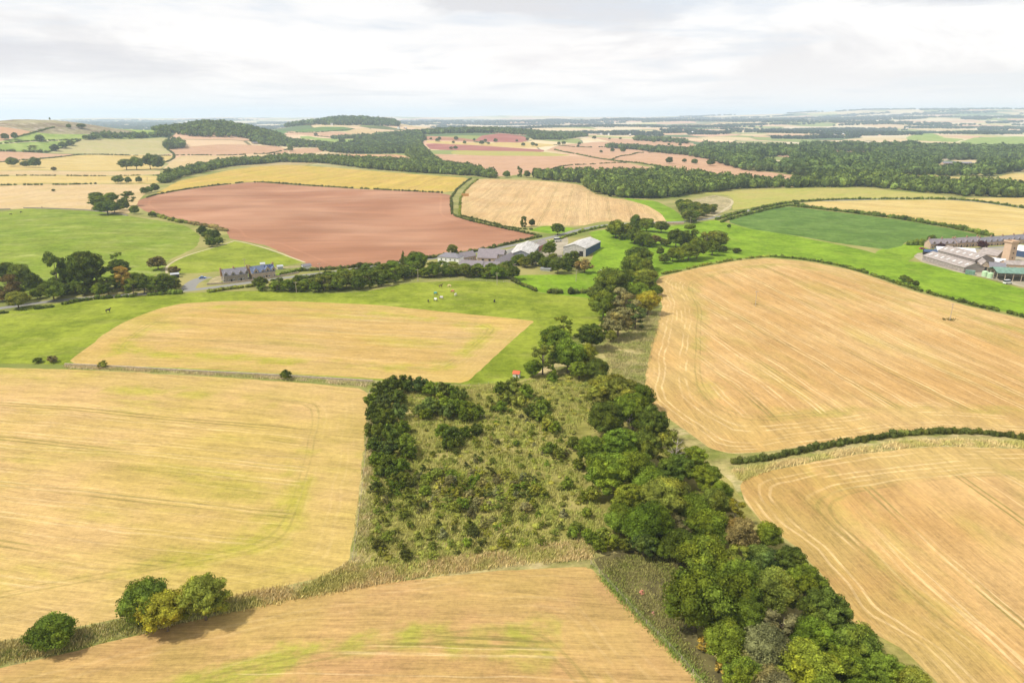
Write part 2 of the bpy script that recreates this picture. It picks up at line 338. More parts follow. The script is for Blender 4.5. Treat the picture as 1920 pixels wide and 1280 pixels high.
# ---------------------------------------------------------------- fields : (name, material, outline in photo pixels, row direction as two pixels)
HZ = (0, 400), (400, 400)
FIELDS = [
 ('grass_bank', 'm_bank', [(-900, 1380), (-300, 1240), (0, 1195), (240, 1150), (500, 1100), (655, 1050), (662, 1000), (686, 800), (690, 715), (350, 695), (120, 682), (-300, 672), (-300, 668), (120, 679), (700, 712), (800, 716), (875, 722), (985, 712), (1060, 640), (1130, 605), (1215, 560), (1242, 560), (1245, 600), (1215, 700), (1212, 740), (1300, 820), (1380, 850), (1500, 840), (1700, 810), (1920, 815), (2300, 835), (2300, 860), (1920, 842), (1780, 838), (1600, 852), (1440, 884), (1390, 910), (1395, 940), (1430, 980), (1560, 1100), (1700, 1220), (1800, 1320), (2100, 1700), (1400, 1700), (1300, 1290), (1105, 1065), (900, 1075), (500, 1135), (0, 1255), (-900, 1450)], ((700, 1110), (1100, 1062))),
 ('rough_ground', 'm_rough', [(698, 716), (800, 718), (875, 722), (985, 713), (1000, 705), (1060, 700), (1160, 690), (1200, 745), (1300, 850), (1370, 900), (1395, 940), (1430, 980), (1560, 1100), (1700, 1220), (1800, 1320), (2000, 1600), (1500, 1700), (1370, 1290), (1290, 1180), (1290, 1040), (1180, 1030), (1080, 1040), (900, 1062), (680, 1090), (668, 1050), (690, 900)], ((700, 900), (1100, 890))),
 ('dark_ground', 'm_dock', [(1112, 1046), (1190, 1030), (1290, 1040), (1300, 1100), (1310, 1200), (1380, 1280), (1500, 1500), (1440, 1500), (1332, 1290), (1270, 1225), (1205, 1162), (1150, 1100), (1122, 1066)], HZ),
 ('pasture', 'm_pasture', [(-300, 600), (0, 585), (60, 575), (130, 566), (220, 558), (330, 551), (380, 548), (480, 545), (540, 548), (660, 549), (700, 544), (760, 531), (860, 526), (960, 530), (1000, 541), (1010, 549), (1110, 555), (1125, 590), (1130, 605), (1060, 640), (1010, 700), (985, 712), (900, 720), (870, 721), (800, 716), (400, 700), (120, 682), (-300, 678)], ((0, 620), (300, 618))),
 ('pasture', 'm_lush', [(962, 516), (1092, 514), (1112, 482), (1118, 452), (1102, 436), (1150, 428), (1280, 422), (1340, 412), (1365, 418), (1410, 430), (1480, 440), (1600, 464), (1700, 490), (1730, 492), (1850, 524), (1920, 542), (2150, 590), (2150, 650), (1920, 593), (1800, 566), (1700, 538), (1600, 504), (1520, 489), (1440, 482), (1380, 485), (1300, 500), (1240, 514), (1228, 530), (1215, 570), (1130, 606), (1116, 560), (1010, 548), (975, 538)], ((1500, 460), (1900, 560))),
 ('stubble_field', 'm_left', [(-900, 690), (-300, 684), (0, 689), (120, 692), (350, 704), (550, 716), (690, 729), (686, 800), (676, 900), (664, 1000), (655, 1052), (600, 1082), (500, 1106), (420, 1120), (240, 1154), (140, 1176), (0, 1200), (-300, 1262), (-900, 1400)], ((0, 762), (603, 816))),
 ('stubble_field', 'm_bottom', [(1107, 1062), (1150, 1108), (1205, 1168), (1265, 1228), (1318, 1290), (1430, 1420), (1700, 2000), (-2000, 2000), (-1200, 1560), (-400, 1345), (0, 1252), (130, 1222), (250, 1192), (400, 1154), (500, 1131), (700, 1095), (900, 1073), (1040, 1064)], ((550, 1213), (1100, 1226))),
 ('stubble_field', 'm_mid', [(122, 683), (190, 630), (225, 608), (260, 592), (300, 578), (340, 569), (420, 564), (560, 565), (700, 571), (830, 584), (960, 597), (1003, 602), (985, 617), (960, 638), (915, 680), (873, 718), (800, 715), (700, 709), (500, 699), (300, 688)], ((200, 655), (640, 680))),
 ('stubble_field', 'm_right', [(1240, 518), (1300, 504), (1380, 489), (1440, 484), (1520, 491), (1600, 507), (1700, 542), (1800, 570), (1920, 598), (2300, 690), (2500, 860), (1920, 816), (1800, 806), (1700, 810), (1600, 824), (1500, 838), (1420, 848), (1370, 850), (1330, 840), (1300, 817), (1250, 782), (1215, 755), (1207, 730), (1212, 690), (1222, 640), (1238, 590), (1242, 570), (1230, 545), (1230, 528)], ((1481, 497), (1920, 670))),
 ('stubble_field', 'm_corner', [(1387, 912), (1395, 898), (1440, 882), (1520, 866), (1600, 852), (1700, 840), (1780, 837), (1920, 841), (2400, 868), (3600, 2000), (2300, 2000), (1900, 1440), (1760, 1280), (1700, 1220), (1590, 1160), (1560, 1100), (1500, 1030), (1430, 980), (1397, 940)], ((1500, 940), (1830, 1280))),
 ('pasture', 'm_hillgrass', [(-300, 408), (0, 398), (45, 391), (180, 396), (230, 404), (290, 412), (350, 424), (376, 442), (370, 462), (312, 490), (300, 515), (200, 535), (0, 560), (-300, 575)], ((0, 470), (300, 468))),
 ('pasture', 'm_lime', [(313, 495), (350, 478), (400, 462), (440, 451), (460, 454), (510, 468), (570, 491), (540, 497), (440, 504), (380, 512), (330, 512), (313, 506)], ((330, 490), (500, 485))),
 ('ploughed_field', 'm_red', [(255, 384), (262, 374), (300, 364), (400, 349), (470, 341), (560, 348), (680, 355), (845, 363), (848, 402), (880, 413), (960, 431), (1010, 442), (950, 457), (880, 473), (750, 491), (640, 502), (590, 502), (560, 487), (500, 460), (450, 451), (430, 447), (424, 432), (350, 418), (300, 405), (270, 395)], ((300, 430), (900, 430))),
 ('golden_field', 'm_gold', [(285, 367), (320, 347), (340, 338), (420, 321), (530, 309), (660, 317), (780, 327), (884, 334), (846, 362), (680, 354), (560, 347), (470, 340), (400, 348), (300, 363)], ((796, 325), (712, 350))),
 ('pasture', 'm_lush', [(1655, 466), (1690, 460), (1702, 456), (1745, 462), (1728, 474), (1716, 480), (1700, 492), (1660, 482), (1640, 474)], HZ),
 ('grass_track', 'm_track', [(845, 363), (884, 334), (897, 335), (863, 364), (863, 404), (880, 409), (960, 428), (1010, 440), (960, 431), (880, 413), (848, 402)], ((855, 400), (853, 366))),
 ('stubble_field', 'm_stripe', [(864, 363), (897, 335), (1000, 338), (1090, 346), (1120, 366), (1180, 376), (1215, 386), (1240, 401), (1253, 416), (1200, 416), (1130, 415), (1090, 424), (1020, 423), (960, 428), (880, 409), (864, 402)], ((1060, 345), (1030, 420))),
 ('pasture', 'm_lush', [(1165, 371), (1230, 377), (1265, 394), (1283, 410), (1280, 419), (1253, 418), (1240, 401), (1215, 386)], HZ),
 ('stubble_field', 'm_pale', [(-300, 354), (0, 348), (190, 345), (292, 345), (262, 373), (255, 385), (240, 402), (180, 395), (45, 390), (-300, 407)], ((0, 375), (150, 352))),
 ('stubble_field', 'm_straw', [(-300, 332), (0, 331), (300, 329), (300, 344), (190, 344), (0, 347), (-300, 352)], HZ),
 ('stubble_field', 'm_pale', [(-300, 322), (0, 321), (300, 320), (300, 328), (0, 330), (-300, 331)], HZ),
 ('stubble_field', 'm_straw', [(-300, 312), (0, 305), (150, 290), (320, 291), (331, 292), (310, 305), (300, 319), (0, 320), (-300, 321)], HZ),
 ('stubble_field', 'm_pink', [(-300, 285), (0, 284), (90, 288), (150, 289), (0, 304), (-300, 310)], HZ),
 ('stubble_field', 'm_greytan', [(95, 285), (152, 262), (170, 260), (316, 257), (308, 273), (328, 290), (90, 287)], HZ),
 ('pasture', 'm_farmgrass', [(-300, 274), (0, 271), (150, 262), (88, 285), (0, 283), (-300, 284)], HZ),
 ('pasture', 'm_farmgrass', [(-300, 275), (-10, 269), (30, 258), (100, 240), (320, 240), (335, 250), (160, 259), (0, 270)], HZ),
 ('stubble_field', 'm_pink', [(-300, 240), (0, 235), (85, 232), (99, 239), (30, 257), (-10, 268), (-300, 272)], HZ),
 ('stubble_field', 'm_pink', [(327, 291), (312, 272), (330, 276), (400, 271), (520, 274), (540, 280), (540, 288), (400, 291)], HZ),
 ('stubble_field', 'm_pale', [(302, 319), (331, 293), (400, 292), (540, 289), (500, 298), (400, 303), (340, 313)], ((400, 303), (500, 294))),
 ('stubble_field', 'm_orange', [(600, 289), (740, 289), (760, 292), (778, 304), (700, 304), (610, 297)], ((700, 303), (690, 290))),
 ('stubble_field', 'm_pink', [(540, 280), (605, 277), (605, 286), (545, 289)], HZ),
 ('pasture', 'm_crop', [(545, 246), (600, 238), (640, 238), (665, 241), (650, 247), (560, 248)], HZ),
 ('stubble_field', 'm_pink', [(545, 249), (650, 248), (690, 255), (690, 262), (620, 258), (545, 251)], HZ),
 ('stubble_field', 'm_pale', [(645, 247), (667, 241), (690, 241), (740, 250), (720, 258), (690, 256)], HZ),
 ('pasture', 'm_farmgrass', [(560, 256), (580, 255), (690, 262), (680, 270), (660, 273), (600, 269)], HZ),
 ('pasture', 'm_crop', [(500, 246), (532, 245), (540, 248), (520, 254), (500, 255)], HZ),
 ('ploughed_field', 'm_red', [(795, 255), (880, 261), (935, 266), (880, 265), (800, 263)], HZ),
 ('stubble_field', 'm_straw', [(800, 264), (930, 268), (985, 266), (1045, 272), (1010, 277), (960, 277), (800, 268)], HZ),
 ('ploughed_field', 'm_darkred', [(890, 264), (905, 254), (940, 250.5), (980, 255), (992, 263), (975, 268), (930, 267)], HZ),
 ('ploughed_field', 'm_darkred', [(798, 268), (960, 277), (1020, 281), (1020, 285), (960, 285), (808, 281)], HZ),
 ('stubble_field', 'm_olive', [(855, 282), (1020, 285), (1075, 291), (1020, 293), (850, 290), (845, 285)], HZ),
 ('stubble_field', 'm_pink', [(805, 289), (850, 290), (1060, 293), (1100, 294), (1240, 318), (1320, 330), (1130, 325), (1000, 325), (940, 332), (880, 320), (830, 304)], HZ),
 ('stubble_field', 'm_pink', [(1020, 282), (1050, 272), (1150, 265), (1210, 281), (1290, 290), (1370, 310), (1400, 318), (1460, 325), (1535, 336), (1535, 344), (1480, 352), (1440, 347), (1370, 338), (1300, 324), (1220, 308), (1150, 300), (1100, 293), (1075, 288)], ((1100, 285), (1300, 300))),
 ('stubble_field', 'm_pink', [(1090, 256), (1160, 260), (1300, 268), (1302, 276), (1200, 279), (1150, 267)], HZ),
 ('stubble_field', 'm_olive', [(1255, 362), (1360, 357), (1500, 353), (1620, 352), (1760, 365), (1780, 371), (1640, 372), (1540, 374), (1460, 381), (1400, 391), (1372, 394), (1376, 375), (1365, 366), (1300, 363)], ((1372, 380), (1620, 356))),
 ('stubble_field', 'm_straw', [(1800, 371), (1920, 370), (2200, 374), (2200, 400), (1920, 388), (1850, 377)], HZ),
 ('stubble_field', 'm_straw', [(1484, 385), (1540, 377), (1640, 375), (1780, 375), (1840, 380), (1920, 392), (2200, 415), (2200, 452), (1920, 440), (1862, 442), (1840, 434), (1700, 411), (1600, 398)], ((1560, 380), (1920, 404))),
 ('green_crop_field', 'm_crop', [(1362, 415), (1410, 401), (1450, 391), (1484, 387), (1600, 401), (1700, 414), (1800, 432), (1852, 444), (1790, 448), (1745, 450), (1700, 453), (1690, 462), (1660, 468), (1560, 454), (1480, 440), (1410, 430)], ((1420, 400), (1800, 440))),
 ('dry_slope', 'm_scar', [(1296, 375), (1340, 366), (1370, 372), (1372, 391), (1340, 405), (1300, 416), (1292, 410), (1300, 392)], ((1300, 410), (1350, 370))),
 ('stubble_field', 'm_straw', [(1680, 327), (1720, 325), (1800, 333), (1920, 343), (1920, 350), (1860, 348), (1760, 342), (1700, 334)], HZ),
 ('stubble_field', 'm_straw', [(1862, 333), (1900, 325), (2100, 330), (2100, 344), (1920, 341)], HZ),
 ('pasture', 'm_farmgrass', [(1790, 268), (1830, 258), (1920, 256), (2200, 258), (2200, 280), (1920, 274), (1850, 271)], HZ),
 ('pasture', 'm_farmgrass', [(1690, 263), (1740, 250), (1765, 258), (1810, 262), (1790, 267)], HZ),
 ('stubble_field', 'm_pale', [(1540, 269), (1590, 269), (1615, 272), (1585, 280), (1560, 273)], HZ),
 ('farm_yard', 'm_yard', [(1712, 480), (1722, 474), (1760, 472), (1920, 462), (2100, 455), (2100, 575), (1920, 539), (1850, 521), (1790, 509), (1730, 492)], HZ),
 ('farm_yard', 'm_yard', [(868, 492), (905, 478), (970, 462), (1045, 446), (1060, 440), (1066, 452), (1052, 480), (1010, 492), (960, 500), (930, 506), (868, 506)], HZ),
 ('farm_yard', 'm_yard', [(1040, 480), (1055, 470), (1052, 500), (1030, 497)], HZ),
 ('garden_lawn', 'm_lush', [(990, 432), (1020, 423), (1080, 428), (1060, 436), (1030, 438)], HZ),
 ('garden_lawn', 'm_lush', [(518, 514), (558, 503), (572, 505), (530, 517), (518, 518)], HZ),
 ('dry_garden', 'm_scar', [(385, 534), (400, 520), (440, 508), (560, 497), (565, 501), (470, 508), (425, 518), (412, 530)], HZ),
]
LINES = [   # (name, material, centre line in photo pixels, width in metres)
 ('road', 'm_road', [(-120, 592), (0, 578), (60, 569), (110, 563), (200, 556), (300, 549), (345, 545), (400, 539), (470, 529), (560, 517), (640, 508), (760, 492), (860, 478), (960, 460), (1040, 444), (1090, 430), (1140, 421), (1200, 417), (1290, 416), (1345, 408), (1400, 395), (1460, 382), (1520, 376), (1640, 373), (1790, 373), (1920, 390)], 6.5),
 ('driveway', 'm_road', [(352, 543), (358, 532), (372, 524), (390, 519)], 8),
 ('farm_lane', 'm_road', [(1000, 452), (960, 470), (930, 478)], 7),
 ('farm_lane', 'm_road', [(1742, 471), (1800, 470), (1840, 465), (1920, 461), (2050, 458)], 5),
 ('dirt_path', 'm_path', [(313, 512), (311, 498), (345, 480), (400, 464), (440, 451.5)], 1.7),
 ('dirt_path', 'm_path', [(440, 451.5), (462, 455), (510, 468.5), (572, 492)], 1.7),
 ('dirt_path', 'm_path', [(1346, 369), (1372, 374), (1374, 382), (1360, 392), (1345, 402), (1330, 408)], 3.2),
]

def densify(P, closed=True, jit=.14):
    out = []; n = len(P)
    for i in range(n if closed else n - 1):
        a = np.array(P[i]); b = np.array(P[(i + 1) % n]); L = np.linalg.norm(b - a); d = np.linalg.norm((a + b) / 2)
        k = max(1, int(L / max(3.0, d * .012)))
        k = min(k, 60)
        for j in range(k):
            p = a + (b - a) * j / k
            if jit: p = p + RNG.normal(0, 1, 2) * jit * min(1 + d / 600, 3) * (.5 if j == 0 else 1)
            out.append(p)
    if not closed: out.append(np.array(P[-1]))
    return np.array(out)
def smooth_line(P, it=2):
    P = [np.array(p, float) for p in P]
    for _ in range(it):
        Q = [P[0]]
        for a, b in zip(P[:-1], P[1:]): Q += [a * .75 + b * .25, a * .25 + b * .75]
        P = Q + [P[-1]]
    return P
def smooth_poly(P):
    """cut corners a little (Chaikin), keep the overall outline"""
    Q = []; n = len(P)
    for i in range(n):
        a, b = np.array(P[i]), np.array(P[(i + 1) % n]); Q += [a * .88 + b * .12, a * .12 + b * .88]
    return Q
def ribbon(P, w):
    P = smooth_line(P); P = densify(P, False, 0); L = []; Rr = []
    for i, p in enumerate(P):
        d = P[min(i + 1, len(P) - 1)] - P[max(i - 1, 0)]; d = d / (np.linalg.norm(d) + 1e-9); n = np.array([-d[1], d[0]])
        L.append(p + n * w / 2); Rr.append(p - n * w / 2)
    return np.array(L + Rr[::-1])
def inside(P, x, y):
    P = np.asarray(P); r = np.zeros(len(x), bool); j = len(P) - 1
    for i in range(len(P)):
        xi, yi = P[i]; xj, yj = P[j]
        if yi != yj:
            c = ((yi > y) != (yj > y)) & (x < (xj - xi) * (y - yi) / (yj - yi) + xi); r ^= c
        j = i
    return r
def dist_to(P, x, y):
    best = np.full(len(x), 1e9); n = len(P)
    for i in range(n):
        a = P[i]; b = P[(i + 1) % n]; d = b - a; L = d @ d + 1e-9
        t = np.clip(((x - a[0]) * d[0] + (y - a[1]) * d[1]) / L, 0, 1)
        best = np.minimum(best, np.hypot(x - a[0] - t * d[0], y - a[1] - t * d[1]))
    return best

def soft_edge(P, xy, m):
    """distance to the field boundary, rounded at the corners the way a tractor turns"""
    e = dist_to(P, xy[:, 0], xy[:, 1])
    if m not in ('m_left', 'm_bottom', 'm_mid', 'm_right', 'm_corner', 'm_stripe', 'm_gold'): return e
    S, Wt = [], []
    for i in range(len(P)):
        a, b = P[i], P[(i + 1) % len(P)]; L = np.linalg.norm(b - a); k = max(1, int(L / 2.5))
        for j in range(k): S.append(a + (b - a) * (j + .5) / k); Wt.append(L / k)
    S = np.array(S); Wt = np.array(Wt); out = np.zeros(len(xy))
    for s0 in range(0, len(xy), 400):
        q = xy[s0:s0 + 400]; d2 = ((q[:, None, :] - S[None]) ** 2).sum(2) + .3
        out[s0:s0 + 400] = ((2 / math.pi) * (Wt[None] / d2 ** 2).sum(1)) ** (-1 / 3.)
    w = np.clip((e - 3) / 5, 0, 1); return e * (1 - w) + out * w

def build_ground():
    polys = []
    for name, m, px, dr in FIELDS:
        W = [G(*p) for p in px]; S = smooth_poly(W); a, b = np.array(G(*dr[0])), np.array(G(*dr[1]))
        d = (b - a) / np.linalg.norm(b - a); polys.append((name, m, densify(S), d, np.array(S)))
    for name, m, px, wd in LINES:
        Rb = ribbon([G(*p) for p in px], wd); polys.append((name, m, Rb, np.array([1., 0]), Rb))
    # rocky hill top, laid out round the hill itself
    t = np.linspace(0, 2 * math.pi, 40)[:-1]
    E = np.stack([-1400 + 250 * np.cos(t) * (1 + .1 * np.sin(3 * t)), 2130 + 200 * np.sin(t) * (1 + .08 * np.sin(5 * t))], 1)
    polys.append(('moor_hilltop', 'm_moor', E, np.array([1., 0]), E))
    V = []; Ed = []
    for _, _, P, _, _ in polys:
        b = len(V); n = len(P); V += [tuple(p) for p in P]; Ed += [(b + i, b + (i + 1) % n) for i in range(n)]
    r = 42.0; ring = 0
    while r < 26000:
        st = .021 if r < 900 else .026 if r < 6000 else .034
        n = int(1.96 / st)
        for i in range(n + 1):
            th = -.98 + 1.96 * i / n + (.5 * st if ring % 2 else 0)
            rr = r * (1 + RNG.uniform(-.004, .004)); V.append((rr * math.sin(th), rr * math.cos(th)))
        if ring % 8 == 0:
            for th in np.arange(1.1, 2 * math.pi - 1.1, .16): V.append((r * math.sin(th), r * math.cos(th)))
        r *= 1 + st * 1.05; ring += 1
    V.append((0, 0))
    vv, ee, ff, *_ = geometry.delaunay_2d_cdt([Vector(v) for v in V], Ed, [], 0, 1e-3)
    X = np.array([(v.x, v.y) for v in vv]); Fa = np.array([f for f in ff if len(f) == 3], int)
    C = X[Fa].mean(1); lab = np.full(len(Fa), -1)
    for i, (_, _, P, _, _) in enumerate(polys): lab[inside(P, C[:, 0], C[:, 1])] = i
    Z = H(X[:, 0], X[:, 1])
    a = X[Fa[:, 1]] - X[Fa[:, 0]]; b = X[Fa[:, 2]] - X[Fa[:, 0]]; fl = (a[:, 0] * b[:, 1] - a[:, 1] * b[:, 0]) < 0
    Fa[fl] = Fa[fl][:, ::-1]
    for i in range(-1, len(polys)):
        f = Fa[lab == i]
        if not len(f): continue
        u, inv = np.unique(f, return_inverse=True); xy = X[u]
        V3 = np.column_stack([xy, Z[u]])
        name, m = ('ground', 'm_far') if i < 0 else polys[i][:2]
        me = mesh_np(name, V3, [inv.reshape(-1, 3)], MAT[m], True)
        if i >= 0:
            d = polys[i][3]; fu = xy @ np.array([-d[1], d[0]]); fv = xy @ d; e = soft_edge(polys[i][4], xy, m)
            for k, arr in (('fu', fu), ('fv', fv), ('edge', e)):
                at = me.attributes.new(k, 'FLOAT', 'POINT'); at.data.foreach_set('value', arr.astype(np.float32))
        link(name, me, kind='structure')
build_ground()
# ---------------------------------------------------------------- foliage
def _leaf(t):
    oi = t.n.new('ShaderNodeObjectInfo'); g = t.n.new('ShaderNodeNewGeometry')
    r = t.m('ADD', .55, t.m('MULTIPLY', g.outputs['Random Per Island'], .85))
    p = g.outputs['Position']; n = t.mr(t.noise(p, .55, 3, .6), .3, .7, .70, 1.32)
    col = gain(t, oi.outputs['Color'], t.m('MULTIPLY', r, n))
    col = gain(t, col, t.m('ADD', 1.0, t.m('MULTIPLY', t.attr('tint'), .5))); col = t.mix(t.mr(t.attr('tint'), -1, 1, 0, .35), col, t.mix(1.0, col, (1.25, 1.1, .7), 'MULTIPLY')); col = gain(t, col, t.mr(t.noise(p, .075, 3, .6), .34, .66, .68, 1.38))
    return t.mix(t.mr(t.noise(p, .16, 2), .48, .62, 0, .45), col, t.mix(1.0, col, (1.5, 1.2, .7), 'MULTIPLY'))
MAT['leaf'] = mat('leaf', _leaf, .85, .03)
_b = MAT['leaf'].node_tree; _t = NT(_b); _p = _b.nodes['Principled BSDF']; _o = [n for n in _b.nodes if n.type == 'OUTPUT_MATERIAL'][0]
_tr = _b.nodes.new('ShaderNodeBsdfTranslucent'); _mx = _b.nodes.new('ShaderNodeMixShader'); _mx.inputs[0].default_value = .22
_b.links.new(_p.inputs['Base Color'].links[0].from_socket, _tr.inputs[0])
_b.links.new(_p.outputs[0], _mx.inputs[1]); _b.links.new(_tr.outputs[0], _mx.inputs[2]); _b.links.new(_mx.outputs[0], _o.inputs[0])
MAT['bark'] = mat('bark', rough_col((.16, .12, .085), .3, 2.0))
MAT['deadwood'] = mat('deadwood', rough_col((.42, .36, .29), .25, 2.0))
def _grassblade(t):
    oi = t.n.new('ShaderNodeObjectInfo'); g = t.n.new('ShaderNodeNewGeometry')
    n = t.mr(t.noise(g.outputs['Position'], .12, 3, .6), .40, .60)
    c = t.mix(n, oi.outputs['Color'], t.mix(1.0, oi.outputs['Color'], (.78, .90, .62), 'MULTIPLY'))
    return gain(t, c, t.m('ADD', .6, t.m('MULTIPLY', g.outputs['Random Per Island'], .75)))
MAT['blade'] = mat('blade', _grassblade, .9, .05)

def ico(sub):
    import bmesh
    bm = bmesh.new(); bmesh.ops.create_icosphere(bm, subdivisions=sub, radius=1.0)
    V = np.array([v.co[:] for v in bm.verts]); F = np.array([[v.index for v in f.verts] for f in bm.faces]); bm.free(); return V, F
ICO1, ICO2 = ico(1), ico(2)
def leaves(C, N, size, rng, tilt=.55):
    """one leaf-clump quad per centre C facing roughly N"""
    k = len(C); N = N + rng.normal(0, tilt, (k, 3)); N /= np.linalg.norm(N, axis=1)[:, None] + 1e-9
    T = np.cross(N, rng.normal(0, 1, (k, 3))); T /= np.linalg.norm(T, axis=1)[:, None] + 1e-9; B = np.cross(N, T)
    s = size * rng.uniform(.6, 1.35, k)[:, None]; a = rng.uniform(.55, 1.0, k)[:, None]
    V = np.stack([C - T * s, C - B * s * a * .7 + N * s * .15, C + T * s, C + B * s * a * .7 + N * s * .15], 1).reshape(-1, 3)
    return V, np.arange(4 * k).reshape(-1, 4)
def crown_arrays(rng, kind='round', nlobe=34, leaf=.055, per=85):
    """crown in unit size: width 1 (x, y), height 1 (z 0..1). returns verts, quads, tris"""
    VV, QQ, TT = [], [], []; n = 0; L = []
    if kind == 'spruce':
        for i in range(nlobe):
            z = (i + .5) / nlobe; r = .46 * (1 - z) ** .85 + .02
            for k in range(max(2, int(9 * (1 - z)))):
                a = rng.uniform(0, 6.28); L.append((r * .62 * math.cos(a), r * .62 * math.sin(a), z, r * .45 + .02, .07))
    elif kind == 'tall':
        for i in range(nlobe):
            z = rng.uniform(.06, .93); a = rng.uniform(0, 6.28); r = (.36 * math.sin(math.pi * (z * .86 + .10)) ** .6 + .04) * rng.uniform(.6, 1.1)
            s = rng.uniform(.11, .19); L.append((r * math.cos(a), r * math.sin(a), z, s, s * .62))
    elif kind == 'open':
        for i in range(nlobe):
            z = rng.uniform(.12, .9); a = rng.uniform(0, 6.28); r = .40 * math.sqrt(rng.uniform(.1, 1)) * (1.1 - abs(z - .55))
            s = rng.uniform(.08, .16); L.append((r * math.cos(a), r * math.sin(a), z, s, s * .6))
    else:
        for i in range(nlobe):
            f = (i + .5) / nlobe; zc = 1 - 1.62 * f; a = i * 2.39996 + rng.uniform(-.35, .35)
            rr = math.sqrt(max(0, 1 - zc * zc)); s = rng.uniform(.12, .20) if kind == 'round' else rng.uniform(.07, .14)
            q = rng.uniform(.25, .41) if kind == 'round' else rng.uniform(.24, .46)
            L.append((q * rr * math.cos(a) * rng.uniform(.9, 1.18), q * rr * math.sin(a) * rng.uniform(.9, 1.18), .52 + .385 * zc * rng.uniform(.85, 1.12), s, s * rng.uniform(.7, 1.0)))
        VV.append(ICO2[0] * (.29, .29, .32) + (0, 0, .5)); TT.append(ICO2[1]); n = len(ICO2[0])
    for (x, y, z, s, sz) in L:
        c = np.array([x, y, z]); sc = np.array([s, s, sz])
        V = ICO1[0] * sc * .80 * rng.uniform(.85, 1.12, (len(ICO1[0]), 1)) + c; VV.append(V); TT.append(ICO1[1] + n); n += len(V)
        k = int(per * (s / .15) ** 2) if kind != 'spruce' else 26
        D = rng.normal(0, 1, (k, 3)); D[:, 2] = np.where(D[:, 2] < -.35, -D[:, 2], D[:, 2]); D /= np.linalg.norm(D, axis=1)[:, None]
        C = c + D * sc * rng.uniform(.86, 1.14, (k, 1))
        V, Q = leaves(C, D, leaf, rng, .42); VV.append(V); QQ.append(Q + n); n += len(V)
    return np.concatenate(VV), np.concatenate(QQ), np.concatenate(TT)
def crown_mesh(name, seed, **k):
    V, Q, T = crown_arrays(np.random.default_rng(seed), **k); return mesh_np(name, V, [Q, T], MAT['leaf'])
CROWN = {'round': [crown_mesh('crown', 10 + i, kind='round', nlobe=n, leaf=.022, per=p) for i, (n, p) in enumerate(((44, 170), (36, 180), (52, 150), (40, 170)))] + [crown_mesh('crown', 20 + i, kind='ragged', nlobe=n, leaf=.022, per=190) for i, n in enumerate((70, 84, 62))],
         'tall': [crown_mesh('crown', 30 + i, kind='tall', nlobe=n, leaf=.028, per=120) for i, n in enumerate((34, 42, 28))],
         'open': [crown_mesh('crown', 40 + i, kind='open', nlobe=n, leaf=.028, per=85) for i, n in enumerate((26, 20))],
         'spruce': [crown_mesh('crown', 50 + i, kind='spruce', nlobe=n, leaf=.05) for i, n in enumerate((11, 9))],
         'bush': [crown_mesh('foliage', 60 + i, kind='round', nlobe=n, leaf=.055, per=42) for i, n in enumerate((15, 12, 18))],
         'wispy': [crown_mesh('foliage', 70 + i, kind='open', nlobe=n, leaf=.06, per=38) for i, n in enumerate((13, 16))]}
def trunk_mesh(seed, n_limb=6):
    rng = random.Random(seed); m = MB()
    m.tube([(0, 0, -.12), (.01, 0, .2), (.0, .015, .45), (.01, .0, .78)], [.045, .033, .026, .010], 7)
    for k in range(n_limb):
        a = k * 2.4 + rng.uniform(-.4, .4); z = rng.uniform(.22, .5); l = rng.uniform(.16, .30)
        m.tube([(0, 0, z), (l * .5 * math.cos(a), l * .5 * math.sin(a), z + .10), (l * math.cos(a), l * math.sin(a), z + .24)], [.017, .012, .005], 5)
    return m.mesh('trunk', MAT['bark'], True)
TRUNKS = [trunk_mesh(i) for i in range(3)]
def dead_mesh(seed, n=26, top=1.0):
    rng = random.Random(seed); m = MB()
    P = [(0, 0, -.1), (.02, 0, .3), (-.02, .02, .62), (.0, 0, top)]; m.tube(P, [.04, .03, .018, .004], 6)
    for k in range(n):
        a = rng.uniform(0, 6.28); z = rng.uniform(.25, .92); l = rng.uniform(.14, .36) * (1.1 - z * .6)
        e = Vector((l * math.cos(a), l * math.sin(a), z + rng.uniform(.06, .22))); mid = Vector((l * .5 * math.cos(a + .3), l * .5 * math.sin(a + .3), z + .05))
        m.tube([(0, 0, z), mid, e], [.012, .009, .003], 4)
        for j in range(3):
            b = a + rng.uniform(-1.1, 1.1); s = mid.lerp(e, rng.uniform(0, .9)); q = rng.uniform(.06, .13)
            m.tube([s, s + Vector((q * math.cos(b), q * math.sin(b), rng.uniform(.01, .1)))], [.006, .002], 3)
    return m.mesh('bare_branches', MAT['deadwood'], True)
DEAD = [dead_mesh(1), dead_mesh(2, 18)]

